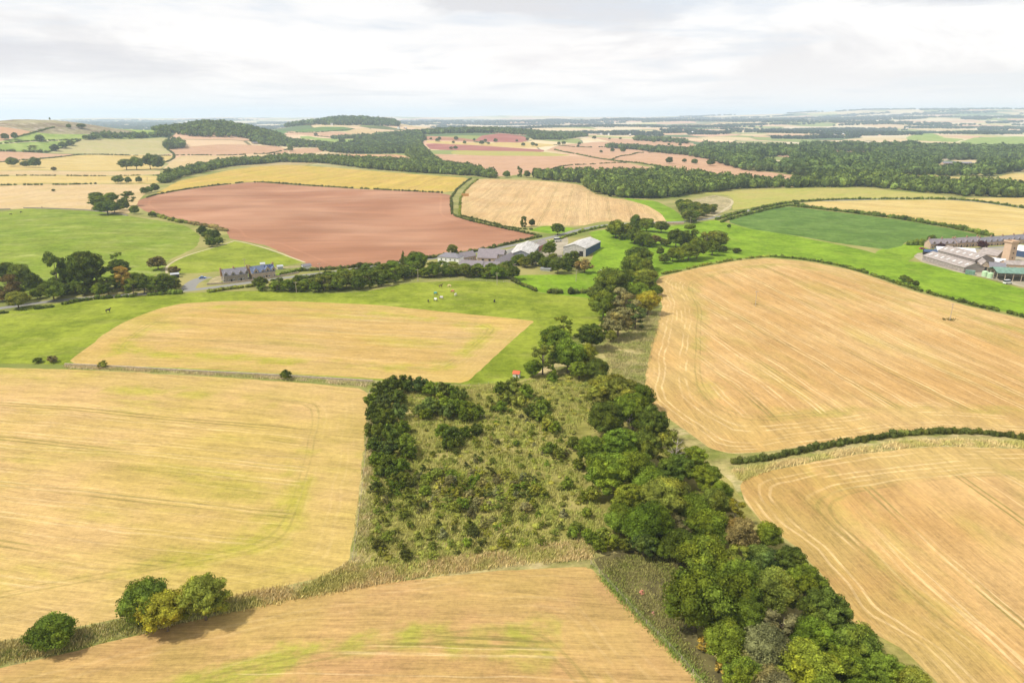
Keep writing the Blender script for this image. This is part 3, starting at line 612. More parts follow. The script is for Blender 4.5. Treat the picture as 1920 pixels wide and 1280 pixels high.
PAL = {   # leaf colours
 'dark': (.085, .105, .026), 'deep': (.090, .126, .020), 'mid': (.122, .172, .020), 'fresh': (.115, .172, .020), 'lime': (.165, .205, .026),
 'yellow': (.27, .25, .028), 'olive': (.165, .195, .032), 'grey': (.175, .175, .075), 'brown': (.165, .135, .048), 'purple': (.075, .032, .042),
 'blue': (.096, .136, .034), 'gold': (.36, .26, .05), 'far': (.085, .130, .036)}
def jitter(c, a=.14):
    f = 1 + random.uniform(-a, a); return (c[0] * f * random.uniform(.93, 1.09), c[1] * f, c[2] * f * random.uniform(.9, 1.1), 1)
NT_ = {'tree': 0, 'bush': 0}
def tree_at(x, y, W, Ht, label, col='mid', kind='round', group=None, name='tree', cat='tree', parts=True, trunkfrac=.08, zoff=0.0):
    """a tree with trunk and crown standing at ground point (x, y)"""
    z = hz1(x, y) + zoff; rz = random.uniform(0, 6.28); K = CROWN[kind]; me = random.choice(K)
    c = jitter(PAL[col])
    if parts:
        root = empty(name, (x, y, z), label=label, cat=cat, group=group)
        cr = link('crown', me, root); cr.location = (0, 0, Ht * trunkfrac); cr.scale = (W * 1.02, W * 1.02, Ht * (1 - trunkfrac)); cr.rotation_euler = (0, 0, rz); cr.color = c
        tr = link('trunk', random.choice(TRUNKS), root); tr.scale = (W * .75, W * .75, Ht); tr.rotation_euler = (0, 0, rz)
    else:
        root = link(name, me, None, (x, y, z - .03 * Ht), label=label, cat=cat, group=group); root.scale = (W * 1.08, W * 1.08, Ht * 1.03); root.rotation_euler = (0, 0, rz); root.color = c
    NT_['tree' if cat == 'tree' else 'bush'] += 1
    return root
def crown_px(cx, cy, wpx, aspect=1.0, kind='round', trunkfrac=.08):
    """ground point, width and height of the tree whose crown centre is seen at (cx, cy) with width wpx"""
    W = wpx * 200 / FPX
    for _ in range(12):
        Ht = W * aspect / (1 - trunkfrac * .6); x, y = G(cx, cy, Ht * (.5 + trunkfrac * .5))
        W = wpx * depth(x, y, Ht * .5) / FPX
    return x, y, W, Ht
def T(cx, cy, wpx, label, col='mid', aspect=1.0, kind='round', group=None, **k):
    x, y, W, Ht = crown_px(cx, cy, wpx, aspect); f = 1.15 if cy < 600 and wpx < 40 else 1.0; W *= f; Ht *= f ** .6; return tree_at(x, y, W, Ht, label, col, kind, group, **k)
def poisson(P, sp, maxn=9999):
    P = np.array(P); lo, hi = P.min(0), P.max(0); out = []
    n = int((hi[0] - lo[0]) * (hi[1] - lo[1]) / sp ** 2 * 3) + 10; n = min(n, 60000)
    Q = RNG.uniform(lo, hi, (n, 2)); Q = Q[inside(P, Q[:, 0], Q[:, 1])]; grid = {}
    for q in Q:
        g = (int(q[0] // sp), int(q[1] // sp)); ok = True
        for i in (-1, 0, 1):
            for j in (-1, 0, 1):
                for r in grid.get((g[0] + i, g[1] + j), ()):
                    if (r[0] - q[0]) ** 2 + (r[1] - q[1]) ** 2 < sp * sp: ok = False; break
                if not ok: break
            if not ok: break
        if ok:
            grid.setdefault(g, []).append(q); out.append(q)
            if len(out) >= maxn: break
    return out
def wood(px, sp, W, Ht, cols, label, group, kinds=('round', 'round', 'tall'), parts=True, name='tree', cat='tree', maxn=999, world=False, **k):
    P = [G(*p) for p in px] if not world else px; pts = poisson(P, sp, maxn)
    for q in pts:
        f = random.uniform(.8, 1.2)
        tree_at(q[0], q[1], W * f, Ht * f * random.uniform(.9, 1.12), label, random.choice(cols), random.choice(kinds), group, name, cat, parts, **k)
    return len(pts)

# low-detail crowns joined into one mass, for far woods nobody could count
def _low(seed):
    rng = np.random.default_rng(seed); V = ICO1[0] * (.5, .5, .5) * rng.uniform(.82, 1.15, (len(ICO1[0]), 1)) + (0, 0, .52)
    D = rng.normal(0, 1, (46, 3)); D[:, 2] = np.abs(D[:, 2]) * 1.1 - .25; D /= np.linalg.norm(D, axis=1)[:, None]
    LV, LQ = leaves(D * .5 * rng.uniform(.85, 1.12, (46, 1)) + (0, 0, .55), D, .15, rng, .5)
    return np.concatenate([V, LV]), LQ + len(V), ICO1[1]
LOW = [_low(i) for i in range(6)]
def mass(name, pts, W, Ht, col, label, cat, sizes=None):
    """one mesh holding a whole far wood"""
    VV, QQ, TT, TN = [], [], [], []; n = 0
    pts = np.array(pts); Z = H(pts[:, 0], pts[:, 1])
    for (x, y), z in zip(pts, Z):
        V, Q, Tt = LOW[RNG.integers(6)]; a = RNG.uniform(0, 6.28); f = RNG.uniform(.75, 1.25); ca, sa = math.cos(a), math.sin(a); sq = RNG.choice([.85, .95, 1.05, 1.15])
        X = np.column_stack([(V[:, 0] * ca - V[:, 1] * sa) * W * f * sq + x, (V[:, 0] * sa + V[:, 1] * ca) * W * f * sq + y, V[:, 2] * Ht * f * RNG.uniform(.9, 1.1) + z - .05 * Ht])
        VV.append(X); QQ.append(Q + n); TT.append(Tt + n); n += len(V); TN.append(np.full(len(V), np.clip(RNG.normal(0, .45), -.8, 1.1)))
    me = mesh_np(name, np.concatenate(VV), [np.concatenate(QQ), np.concatenate(TT)], MAT['leaf']); at = me.attributes.new('tint', 'FLOAT', 'POINT'); at.data.foreach_set('value', np.concatenate(TN).astype(np.float32))
    o = link(name, me, label=label, cat=cat, kind='stuff'); o.color = (*col, 1)
    return o
def hedge(px, wd, ht, label, col='dark', name='hedge', gaps=0.0, group=None, smooth=True):
    P = [np.array(G(*p)) for p in px]
    if smooth: P = smooth_line(P, 1)
    VV, QQ, TT = [], [], []; n = 0; rng = RNG; carry = 0.0; skip = 0
    for a, b in zip(P[:-1], P[1:]):
        L = np.linalg.norm(b - a); d = (b - a) / (L + 1e-9); nn = np.array([-d[1], d[0]]); dist = np.linalg.norm((a + b) / 2); sp = max(wd * .30, dist * .0020)
        t = carry
        while t < L:
            if skip > 0: skip -= 1; t += sp; continue
            if gaps and rng.uniform() < gaps * .07: skip = int(rng.integers(2, 8))
            p = a + d * (t + rng.normal(0, sp * .4)) + nn * rng.normal(0, wd * .22); s = rng.uniform(.55, 1.25) * (1.25 if rng.uniform() < .12 else 1); h = ht * s * rng.uniform(.8, 1.2); z = hz1(*p)
            sc = np.array([max(wd * .55, sp * .7) * s, max(wd * .55, sp * .7) * s, h * .62])
            V = ICO1[0] * sc * rng.uniform(.85, 1.15, (len(ICO1[0]), 1)) + (p[0], p[1], z + h * .42); VV.append(V); TT.append(ICO1[1] + n); n += len(V)
            k = 40 if dist < 500 else 12
            D = rng.normal(0, 1, (k, 3)); D[:, 2] = np.abs(D[:, 2]); D /= np.linalg.norm(D, axis=1)[:, None]
            LV, LQ = leaves(D * sc * rng.uniform(.85, 1.3, (k, 1)) + (p[0], p[1], z + h * .42), D, .20 * max(1, dist / 350), rng); VV.append(LV); QQ.append(LQ + n); n += len(LV)
            t += sp
        carry = t - L
    o = link(name, mesh_np(name, np.concatenate(VV), [np.concatenate(QQ), np.concatenate(TT)], MAT['leaf']), label=label, cat='hedge', group=group); o.color = (*PAL[col], 1)
    return o
def tufts(name, P, dens, ht, col, label, world=False, wd=.07, nb=6, spread=.28, kind='stuff'):
    """standing grass : thin bent blades in clumps inside polygon P"""
    P = np.array(P if world else [G(*p) for p in P]); lo, hi = P.min(0), P.max(0)
    N = int((hi[0] - lo[0]) * (hi[1] - lo[1]) * dens); Q = RNG.uniform(lo, hi, (N, 2)); Q = Q[inside(P, Q[:, 0], Q[:, 1])]
    # thin the clumps into drifts
    w_ = np.sin(Q[:, 0] / 3.1 + np.sin(Q[:, 1] / 4.7) * 2) + np.sin(Q[:, 1] / 2.3 + Q[:, 0] / 6.1) + RNG.normal(0, .7, len(Q)); Q = Q[w_ > -1.1]
    m = len(Q); C = np.repeat(Q, nb, 0) + RNG.normal(0, spread, (m * nb, 2)); k = len(C); z = H(C[:, 0], C[:, 1])
    h = ht * RNG.uniform(.5, 1.25, k); a = RNG.uniform(0, 6.28, k); lean = RNG.normal(.35, .25, k) * h; la = RNG.normal(.6, .8, k)
    dx, dy = np.cos(a) * wd, np.sin(a) * wd; lx, ly = np.cos(la) * lean, np.sin(la) * lean
    V = np.stack([np.column_stack([C[:, 0] - dx, C[:, 1] - dy, z - .05]), np.column_stack([C[:, 0] + dx, C[:, 1] + dy, z - .05]),
                  np.column_stack([C[:, 0] + dx * .8 + lx * .4, C[:, 1] + dy * .8 + ly * .4, z + h * .6]), np.column_stack([C[:, 0] + lx, C[:, 1] + ly, z + h])], 1).reshape(-1, 3)
    o = link(name, mesh_np(name, V, [np.arange(4 * k).reshape(-1, 4)], MAT['blade']), label=label, cat='grass', kind=kind); o.color = (*col, 1)
    return o
# ---------------------------------------------------------------- trees that can be told apart : (crown centre x, y, crown width in photo px, colour, aspect, kind, label)
FG = [
 (98, 1186, 86, 'mid', .72, 'round', 'low round dark green bush tree standing alone at the far left of the grass strip'),
 (272, 1130, 86, 'deep', 1.05, 'round', 'blackish green tree behind the yellow tree in the grass strip clump'),
 (308, 1146, 82, 'yellow', .95, 'round', 'yellow green tree in the middle of the three tree clump in the grass strip'),
 (380, 1120, 92, 'olive', .95, 'round', 'wide olive green tree at the right of the three tree clump in the grass strip'),
 (1112, 845, 66, 'mid', .9, 'round', 'green tree at the left edge of the bright clump beside the rough plot'),
 (1160, 838, 80, 'fresh', .9, 'round', 'bright green tree at the top of the clump beside the rough plot'),
 (1138, 885, 90, 'fresh', .9, 'round', 'broad bright green tree in the middle of the clump beside the rough plot'),
 (1190, 880, 66, 'mid', 1.0, 'round', 'green tree left of the half dead tree in the belt'),
 (1180, 935, 66, 'lime', .9, 'round', 'lime green tree below the bright clump in the left edge of the belt'),
 (1165, 975, 60, 'mid', .9, 'round', 'green tree at the left belt edge just under the lime tree'),
 (1222, 915, 72, 'mid', 1.0, 'round', 'green tree below the half dead tree in the belt'),
 (1252, 935, 88, 'olive', .9, 'round', 'wide olive tree in the middle of the belt below the half dead tree'),
 (1298, 955, 62, 'mid', 1.0, 'round', 'green tree in the middle of the belt left of the yellow tree'),
 (1340, 945, 58, 'olive', .95, 'round', 'olive brown tree left of the yellow tree near the right edge of the belt'),
 (1378, 960, 44, 'yellow', 1.1, 'open', 'small yellow leaved tree at the right edge of the belt'),
 (1218, 985, 86, 'fresh', .9, 'round', 'bright spiky green tree at the left belt edge above the dark ground'),
 (1272, 990, 60, 'grey', 1.0, 'open', 'greyish thin tree between two green crowns in mid belt'),
 (1208, 1018, 50, 'blue', 1.0, 'round', 'small bluish green tree at the corner where the rough plot meets the dark ground'),
 (1243, 1032, 32, 'mid', 1.0, 'round', 'smallest green tree at the top edge of the dark ground'),
 (1275, 1025, 62, 'deep', 1.1, 'round', 'deep green tree shading the top right edge of the dark ground'),
 (1325, 990, 82, 'mid', .85, 'round', 'domed green tree filling the middle of the belt above the dark ground'),
 (1385, 1003, 72, 'brown', .85, 'round', 'brownish green domed tree beside the middle dome of the belt'),
 (1318, 1042, 88, 'mid', .85, 'round', 'broad mid green tree below the middle dome of the belt'),
 (1372, 1052, 70, 'olive', .9, 'open', 'thin olive tree showing bare twigs in the middle of the belt'),
 (1425, 1052, 66, 'blue', .9, 'round', 'blue green tree near the right edge of the belt above the big dome'),
 (1440, 1005, 52, 'mid', 1.0, 'round', 'upper of two round green trees bulging into the right stubble edge'),
 (1482, 1052, 62, 'deep', 1.0, 'round', 'dark round tree bulging over the right stubble edge in mid belt'),
 (1308, 1122, 118, 'mid', 1.02, 'round', 'largest domed green tree at the left edge of the belt beside the dark ground'),
 (1385, 1098, 100, 'fresh', .85, 'round', 'bright domed tree right of the largest dome in the belt'),
 (1448, 1110, 96, 'olive', .85, 'round', 'yellowish green dome in the middle of the lower belt'),
 (1512, 1092, 74, 'mid', .9, 'round', 'green tree near the right edge above the dark round tree of the lower belt'),
 (1548, 1148, 86, 'deep', 1.05, 'round', 'dark round tree at the right edge of the lower belt'),
 (1395, 1155, 84, 'mid', .9, 'round', 'green tree right below the largest dome in the lower belt'),
 (1468, 1172, 86, 'grey', .85, 'open', 'grey green thin crowned tree in the middle of the lower belt'),
 (1522, 1195, 78, 'mid', .9, 'round', 'green tree between the grey tree and the dark right edge of the lower belt'),
 (1362, 1205, 82, 'mid', 1.0, 'round', 'tall green tree at the left edge of the lower belt below the largest dome'),
 (1438, 1222, 92, 'grey', .9, 'round', 'large grey olive tree in the lower belt left of the lime tree'),
 (1512, 1252, 112, 'lime', .85, 'round', 'large lime green tree at the bottom of the belt'),
 (1580, 1248, 84, 'fresh', .85, 'round', 'bright green tree just right of the large lime tree at the bottom'),
 (1608, 1208, 78, 'deep', .95, 'round', 'deep green tree at the right edge of the belt beside the lower stubble'),
 (1660, 1262, 74, 'mid', .9, 'round', 'green tree at the right edge of the belt near the bottom'),
 (1712, 1285, 72, 'olive', .9, 'round', 'rightmost olive tree where the belt leaves the bottom edge'),
 (1398, 1268, 76, 'mid', 1.0, 'round', 'green tree at the bottom left end of the belt'),
 (1450, 1300, 96, 'grey', .9, 'round', 'grey olive tree cut by the bottom edge below the grey olive pair'),
 (1550, 1318, 100, 'mid', .9, 'round', 'green tree cut by the bottom edge below the lime tree'),
 (1630, 1320, 92, 'mid', .9, 'round', 'green tree cut by the bottom edge right of centre of the belt'),
 (1255, 838, 66, 'olive', 1.3, 'open', 'half dead tree with pale yellow green top above bare limbs'),
 (1150, 735, 104, 'olive', .62, 'round', 'wide flat topped dark tree spreading at the top of the lower belt'),
 (1188, 772, 82, 'mid', .9, 'round', 'green tree at the right edge below the flat topped tree'),
 (1136, 788, 74, 'deep', .9, 'round', 'deep green tree below the flat topped tree on its left'),
 (1222, 795, 62, 'deep', 1.1, 'round', 'deep green tree beside the lower left corner of the big right stubble field'),
 (1200, 745, 56, 'mid', .9, 'round', 'green tree touching the left corner of the big right stubble field'),
 (1205, 838, 62, 'deep', 1.0, 'round', 'dark tree behind the half dead tree on its left'),
 (1300, 860, 52, 'mid', 1.0, 'round', 'green tree right of the half dead tree at the belt edge'),
 (1325, 895, 56, 'mid', 1.0, 'round', 'green tree at the right belt edge above the yellow tree'),
 (1352, 925, 44, 'mid', 1.0, 'round', 'small green tree at the right belt edge beside the corner stubble'),
 (1270, 880, 66, 'deep', .9, 'round', 'deep green tree at the foot of the half dead tree'),
 (1112, 925, 36, 'olive', .8, 'bush', 'olive bush tree at the left belt edge beside the rough plot'),
 # northern stretch of the stream trees
 (1057, 612, 42, 'mid', 1.0, 'open', 'tree with an umbrella shaped crown standing above the stream trees'),
 (1040, 640, 62, 'mid', .9, 'round', 'round green tree just below the umbrella shaped crown by the stream'),
 (1018, 672, 56, 'olive', 1.0, 'open', 'thin olive tree at the left tip of the stream trees near the hut'),
 (1065, 668, 62, 'mid', .9, 'round', 'green tree in the middle of the stream trees right of the hut'),
 (1098, 665, 44, 'lime', .9, 'round', 'lime green tree on the right side of the stream trees near the hut'),
 (1120, 692, 42, 'deep', .9, 'round', 'dark tree at the lower right end of the stream trees near the hut'),
 (1086, 694, 42, 'mid', .8, 'round', 'low green tree at the lower edge of the stream trees near the hut'),
 (1036, 698, 26, 'mid', 1.2, 'spruce', 'small pointed green tree at the lower edge of the stream trees by the hut'),
 (1000, 690, 34, 'mid', .9, 'round', 'leftmost green tree of the stream trees right beside the hut'),
 (1110, 630, 58, 'deep', .85, 'round', 'dark round tree between the hut trees and the dense stream clump'),
 (1138, 612, 28, 'deep', 1.0, 'round', 'small dark tree joining the dark round tree to the dense stream clump'),
 (1146, 630, 24, 'olive', .9, 'round', 'small olive tree at the foot of the dense stream clump'),
 (1150, 535, 68, 'deep', .9, 'round', 'large deep green dome at the top of the dense stream clump'),
 (1132, 572, 56, 'mid', .9, 'round', 'green tree at the left edge of the dense stream clump'),
 (1122, 552, 40, 'deep', 1.0, 'round', 'dark tree at the upper left edge of the dense stream clump'),
 (1170, 568, 58, 'grey', 1.0, 'tall', 'grey green tree in the middle of the dense stream clump'),
 (1196, 552, 46, 'mid', .9, 'round', 'green tree at the upper right of the dense stream clump'),
 (1160, 603, 62, 'grey', .9, 'round', 'grey green dome at the bottom of the dense stream clump'),
 (1192, 592, 46, 'blue', 1.0, 'tall', 'bluish tree at the lower right of the dense stream clump'),
 (1216, 566, 44, 'yellow', .95, 'round', 'yellow green tree on the right side of the dense stream clump'),
 (1208, 534, 36, 'lime', .8, 'round', 'lime green tree at the upper right of the dense stream clump near the field corner'),
 (1212, 516, 36, 'lime', .6, 'round', 'low lime green willow where the stream meets the right stubble field'),
 (1230, 545, 22, 'mid', .8, 'round', 'small tree touching the top left corner of the right stubble field'),
 (1198, 482, 52, 'deep', .85, 'round', 'dark spreading tree alone in the green valley above the dense clump'),
 (1186, 500, 36, 'mid', 1.1, 'round', 'green tree in front of the dark spreading valley tree on its left'),
 (1208, 506, 34, 'mid', 1.0, 'round', 'green tree in front of the dark spreading valley tree on its right'),
 (1180, 516, 26, 'mid', .7, 'round', 'low tree at the foot of the valley trees'),
 (1238, 471, 12, 'deep', 1.2, 'round', 'tiny round topped tree between two valley groups'),
 (1246, 485, 16, 'deep', 1.0, 'round', 'small dark tree below the tiny round topped tree in the valley'),
 (1262, 478, 22, 'mid', 1.0, 'round', 'green tree left of the lime dome in the valley row'),
 (1275, 481, 18, 'mid', .9, 'round', 'small green tree touching the lime dome in the valley row'),
 (1292, 473, 36, 'lime', .75, 'round', 'lime green dome in the valley row'),
 (1308, 466, 30, 'mid', 1.1, 'round', 'green tree right of the lime dome in the valley row'),
 (1326, 452, 34, 'olive', 1.0, 'open', 'tree with pale bare trunk near the right end of the valley row'),
 (1345, 450, 36, 'olive', .8, 'round', 'olive scrub tree at the right end of the valley row'),
 (1336, 465, 30, 'mid', .8, 'round', 'green tree below the right end of the valley row'),
 (1268, 448, 30, 'deep', .95, 'round', 'dark tree left of the tall dark valley tree'),
 (1290, 440, 32, 'mid', 1.1, 'tall', 'tall green tree in the valley row below the lane'),
 (1228, 450, 22, 'brown', .7, 'round', 'reddish brown small tree in the curved valley row'),
 (1205, 447, 30, 'mid', .8, 'round', 'green tree in the middle of the curved valley row'),
 (1190, 442, 28, 'deep', .9, 'round', 'dark tree in the left part of the curved valley row'),
 (1172, 433, 26, 'lime', .9, 'round', 'light green round tree in the left part of the curved valley row'),
 (1155, 430, 30, 'mid', .95, 'round', 'leftmost tree of the curved valley row'),
 (1192, 416, 18, 'mid', 1.2, 'round', 'tall tree rising beside the lane above the curved valley row'),
 (1213, 422, 26, 'mid', .8, 'round', 'green tree by the lane right of the tall lane tree'),
 (1240, 426, 26, 'deep', .7, 'round', 'dark low tree by the stone bridge in the lane'),
 (1188, 428, 22, 'deep', .8, 'round', 'dark low tree under the tall lane tree'),
 (1218, 455, 18, 'mid', .8, 'round', 'small green tree at the bend of the curved valley row'),
 (1246, 455, 12, 'deep', .9, 'round', 'smallest dark tree in the gap of the curved valley row'),
 (1367, 424, 6, 'deep', .9, 'round', 'tiny bush tree on the slope above the valley row'),
 (1356, 467, 14, 'deep', .8, 'round', 'left of two small bushes on the green slope'),
 (1382, 470, 14, 'deep', .6, 'round', 'right of two small bushes on the green slope'),
 # hedgerow bushes round the fields
 (193, 683, 18, 'olive', .7, 'bush', 'small olive bush on the wall bank right of the pasture corner'),
 (535, 702, 20, 'deep', .9, 'bush', 'small dark bush on the wall bank between the two left stubble fields'),
 (71, 675, 16, 'deep', .6, 'bush', 'small dark bush at the bottom edge of the left pasture'),
 (97, 673, 20, 'brown', .6, 'bush', 'small brown bush at the bottom edge of the left pasture'),
 # left roadside group
 (160, 505, 66, 'deep', 1.15, 'round', 'large deep green tree in the middle of the left roadside group'),
 (104, 508, 42, 'deep', 1.75, 'tall', 'tall dark tree left of the large tree of the left roadside group'),
 (138, 520, 36, 'mid', 1.3, 'round', 'green tree between the tall dark tree and the large tree by the left road'),
 (218, 488, 22, 'mid', 1.2, 'open', 'topmost crown rising above the ochre tree of the left roadside group'),
 (222, 505, 34, 'deep', 1.0, 'round', 'dark tree behind the ochre tree of the left roadside group'),
 (229, 523, 26, 'gold', 1.5, 'tall', 'ochre leaved tree with a slim pale trunk by the left road'),
 (98, 546, 38, 'mid', .85, 'round', 'small round tree on two stems on the road side of the left group'),
 (32, 562, 40, 'olive', .75, 'round', 'low olive tree at the far left beside the road'),
 (16, 540, 42, 'brown', 1.25, 'tall', 'brownish tree at the left edge of the photo'),
 (38, 520, 34, 'deep', 1.2, 'round', 'dark tree behind the brownish tree at the left edge'),
 (10, 512, 34, 'deep', 1.0, 'round', 'dark tree cut by the left edge of the photo'),
 (62, 532, 30, 'deep', 1.2, 'round', 'dark tree between the left edge and the tall dark tree'),
 (200, 535, 26, 'mid', 1.2, 'tall', 'slim green tree right of the large tree by the left road'),
 (185, 545, 24, 'mid', .9, 'round', 'low green tree at the foot of the large tree by the left road'),
 (248, 538, 26, 'mid', 1.1, 'tall', 'green tree right of the ochre tree by the left road'),
 (268, 532, 28, 'deep', 1.1, 'round', 'dark tree midway between the ochre tree and the parking place'),
 (290, 534, 24, 'mid', 1.1, 'tall', 'slim tree second from the parking place in the left roadside group'),
 (308, 530, 28, 'deep', 1.0, 'round', 'dark tree nearest the parking place in the left roadside group'),
 (325, 528, 20, 'deep', .9, 'round', 'small dark tree at the right tip of the left roadside group'),
 (295, 494, 30, 'brown', .7, 'bush', 'brown scrubby tree at the right edge of the left hill pasture'),
 (325, 507, 20, 'brown', .7, 'bush', 'round brown garden bush above the parking place'),
 # field corner left of the red field
 (208, 372, 22, 'mid', .8, 'round', 'upper green tree of the clump left of the red field'),
 (188, 380, 32, 'mid', .7, 'round', 'left green tree of the clump left of the red field'),
 (200, 390, 36, 'deep', .6, 'round', 'lower green tree of the clump left of the red field'),
 (180, 370, 22, 'mid', .7, 'round', 'top left tree of the clump left of the red field'),
 (214, 391, 22, 'mid', .6, 'round', 'lowest tree of the clump left of the red field'),
 (238, 370, 28, 'deep', 1.0, 'open', 'dark umbrella shaped tree at the tip of the red field'),
 (230, 384, 18, 'deep', 1.0, 'round', 'dark tree under the umbrella shaped tree at the red field'),
 (252, 394, 15, 'deep', .9, 'round', 'small dark tree on the left edge of the red field'),
 (285, 402, 12, 'deep', .7, 'round', 'small bush tree at the lower left edge of the red field'),
 (380, 433, 14, 'deep', 1.1, 'round', 'dark tree at the top of the scrubby corner by the lime field'),
 (403, 440, 15, 'deep', 1.2, 'round', 'pair tree in the middle of the scrubby corner by the lime field'),
 (394, 454, 17, 'deep', .9, 'round', 'dark round tree at the foot of the scrubby corner by the lime field'),
 (410, 452, 14, 'deep', .9, 'round', 'rightmost round tree of the scrubby corner by the lime field'),
 (270, 358, 12, 'deep', .9, 'round', 'left tree of the small trio at the golden field tip'),
 (279, 356, 12, 'mid', .8, 'round', 'middle tree of the small trio at the golden field tip'),
 (290, 352, 13, 'deep', 1.0, 'round', 'right tree of the small trio at the golden field tip'),
 # farm and cottage trees
 (848, 469, 17, 'olive', 1.2, 'round', 'tree standing behind the chimney of the white farmhouse'),
 (756, 484, 12, 'deep', 1.9, 'spruce', 'pointed dark tree left of the white farmhouse drive'),
 (780, 492, 36, 'fresh', .9, 'round', 'bright green tree left of the white farmhouse'),
 (982, 416, 10, 'deep', 1.7, 'tall', 'dark cypress like tree in the garden above the farm'),
 (998, 418, 10, 'deep', 1.1, 'round', 'round tree beside the cypress like tree above the farm'),
 (1046, 430, 24, 'mid', .8, 'round', 'green tree at the garden corner beside the road above the farm'),
 (1030, 468, 26, 'mid', .9, 'round', 'dark green tree between the grey shed and the large pale shed'),
 (1065, 490, 18, 'deep', 1.7, 'tall', 'left of the two tall dark trees before the large pale shed'),
 (1077, 486, 17, 'deep', 1.5, 'tall', 'right of the two tall dark trees before the large pale shed'),
 (1046, 498, 26, 'deep', 1.0, 'round', 'dark tree left of the two tall trees before the large pale shed'),
 (1096, 500, 30, 'brown', .7, 'bush', 'brown scrub below the large pale shed'),
 (1005, 485, 26, 'deep', .9, 'round', 'dark bushy tree below the grey barn'),
 (1024, 494, 24, 'mid', .8, 'round', 'green bushy tree right of the dark one below the grey barn'),
 (985, 492, 24, 'lime', .7, 'round', 'yellow green garden bush tree below the white walled barn'),
 (970, 488, 20, 'mid', .8, 'round', 'green garden tree right of the steading ranges'),
 (962, 512, 22, 'deep', 1.0, 'round', 'dark tree at the right end of the farm tree belt'),
 (1765, 463, 13, 'purple', .85, 'round', 'purple leaved tree in front of the left end of the stone terrace'),
 (1842, 459, 15, 'purple', .85, 'round', 'purple leaved tree in front of the middle of the stone terrace'),
 (1747, 448, 14, 'deep', .8, 'round', 'round dark tree behind the left end of the stone terrace'),
 (1696, 522, 15, 'deep', .7, 'round', 'left of the three hedge trees above the right stubble field'),
 (1706, 527, 11, 'deep', .8, 'round', 'middle of the three hedge trees above the right stubble field'),
 (1717, 532, 11, 'deep', .9, 'round', 'right of the three hedge trees above the right stubble field'),
 # middle distance, left
 (236, 308, 24, 'olive', .75, 'round', 'light olive tree at the left end of the mid row near the golden field'),
 (255, 307, 22, 'mid', .9, 'round', 'dark olive tree second in the mid row near the golden field'),
 (280, 303, 22, 'mid', 1.1, 'round', 'tall dark tree third in the mid row near the golden field'),
 (295, 305, 20, 'deep', 1.1, 'round', 'dark tree fourth in the mid row near the golden field'),
 (22, 304, 17, 'mid', .8, 'round', 'broad tree at the left of the two field trees near the left edge'),
 (65, 305, 17, 'deep', .9, 'round', 'dark tree at the end of the short hedge near the left edge'),
 (48, 308, 14, 'olive', .7, 'round', 'olive bush tree beside the dark end tree near the left edge'),
 (101, 317, 9, 'brown', .8, 'bush', 'brown lone bush in the tan field at the left'),
 (221, 337, 17, 'mid', .7, 'round', 'bushy tree in the hedge left of the red field'),
 (240, 338, 10, 'deep', 1.0, 'round', 'small dark tree in the hedge left of the red field'),
 (260, 337, 10, 'mid', .9, 'round', 'small green tree in the hedge left of the red field'),
 (74, 259, 14, 'deep', .7, 'round', 'lone dark tree in the upper left green field'),
 (160, 257, 9, 'deep', .8, 'round', 'dark tree at the end of the upper left hedge'),
 (27, 255, 11, 'deep', 1.0, 'round', 'tall dark tree below the pink field at the upper left'),
 (9, 256, 11, 'deep', 1.0, 'round', 'tall dark tree nearest the left edge below the pink field'),
 (129, 237, 7, 'deep', 1.0, 'round', 'dark tree below the right end of the rocky hill'),
 (118, 272, 14, 'deep', .7, 'round', 'dark tree right of the hedge in the left green field'),
 (102, 277, 13, 'deep', .8, 'round', 'dark tree in the left green field below the hedge'),
 (132, 268, 12, 'deep', .7, 'round', 'round dark tree in the left green field nearest the grey tan field'),
 (60, 276, 16, 'olive', .6, 'open', 'spreading olive tree at the left green field edge'),
 (544, 279, 9, 'mid', .9, 'round', 'round tree on the hedge above the plantation'),
 (641, 264, 11, 'deep', .7, 'round', 'dark tree in the pale green park field'),
 (668, 263, 11, 'mid', .8, 'round', 'green tree in the pale green park field'),
 (592, 252, 6, 'brown', .9, 'round', 'reddish tree on the park field boundary'),
 (854, 277, 7, 'deep', .8, 'round', 'right dark tree above the olive strip'),
 (846, 278, 6, 'brown', .8, 'round', 'brown tree left of the dark tree above the olive strip'),
 (974, 322, 9, 'deep', 1.9, 'tall', 'tall narrow tree on the field boundary behind the striped field'),
 (1003, 324, 9, 'deep', 1.6, 'tall', 'second tall narrow tree behind the striped field beside the big wood'),
 (950, 327, 12, 'mid', .9, 'round', 'bushy tree left of the tall narrow tree behind the striped field'),
 (988, 327, 11, 'deep', 1.0, 'round', 'dark bushy tree between the two tall narrow trees'),
]
for cx, cy, wpx, col, asp, kind, lab in FG:
    T(cx, cy, wpx, lab, col, asp, kind, cat='tree', parts=wpx > 20, name='tree' if kind != 'bush' else 'bush')
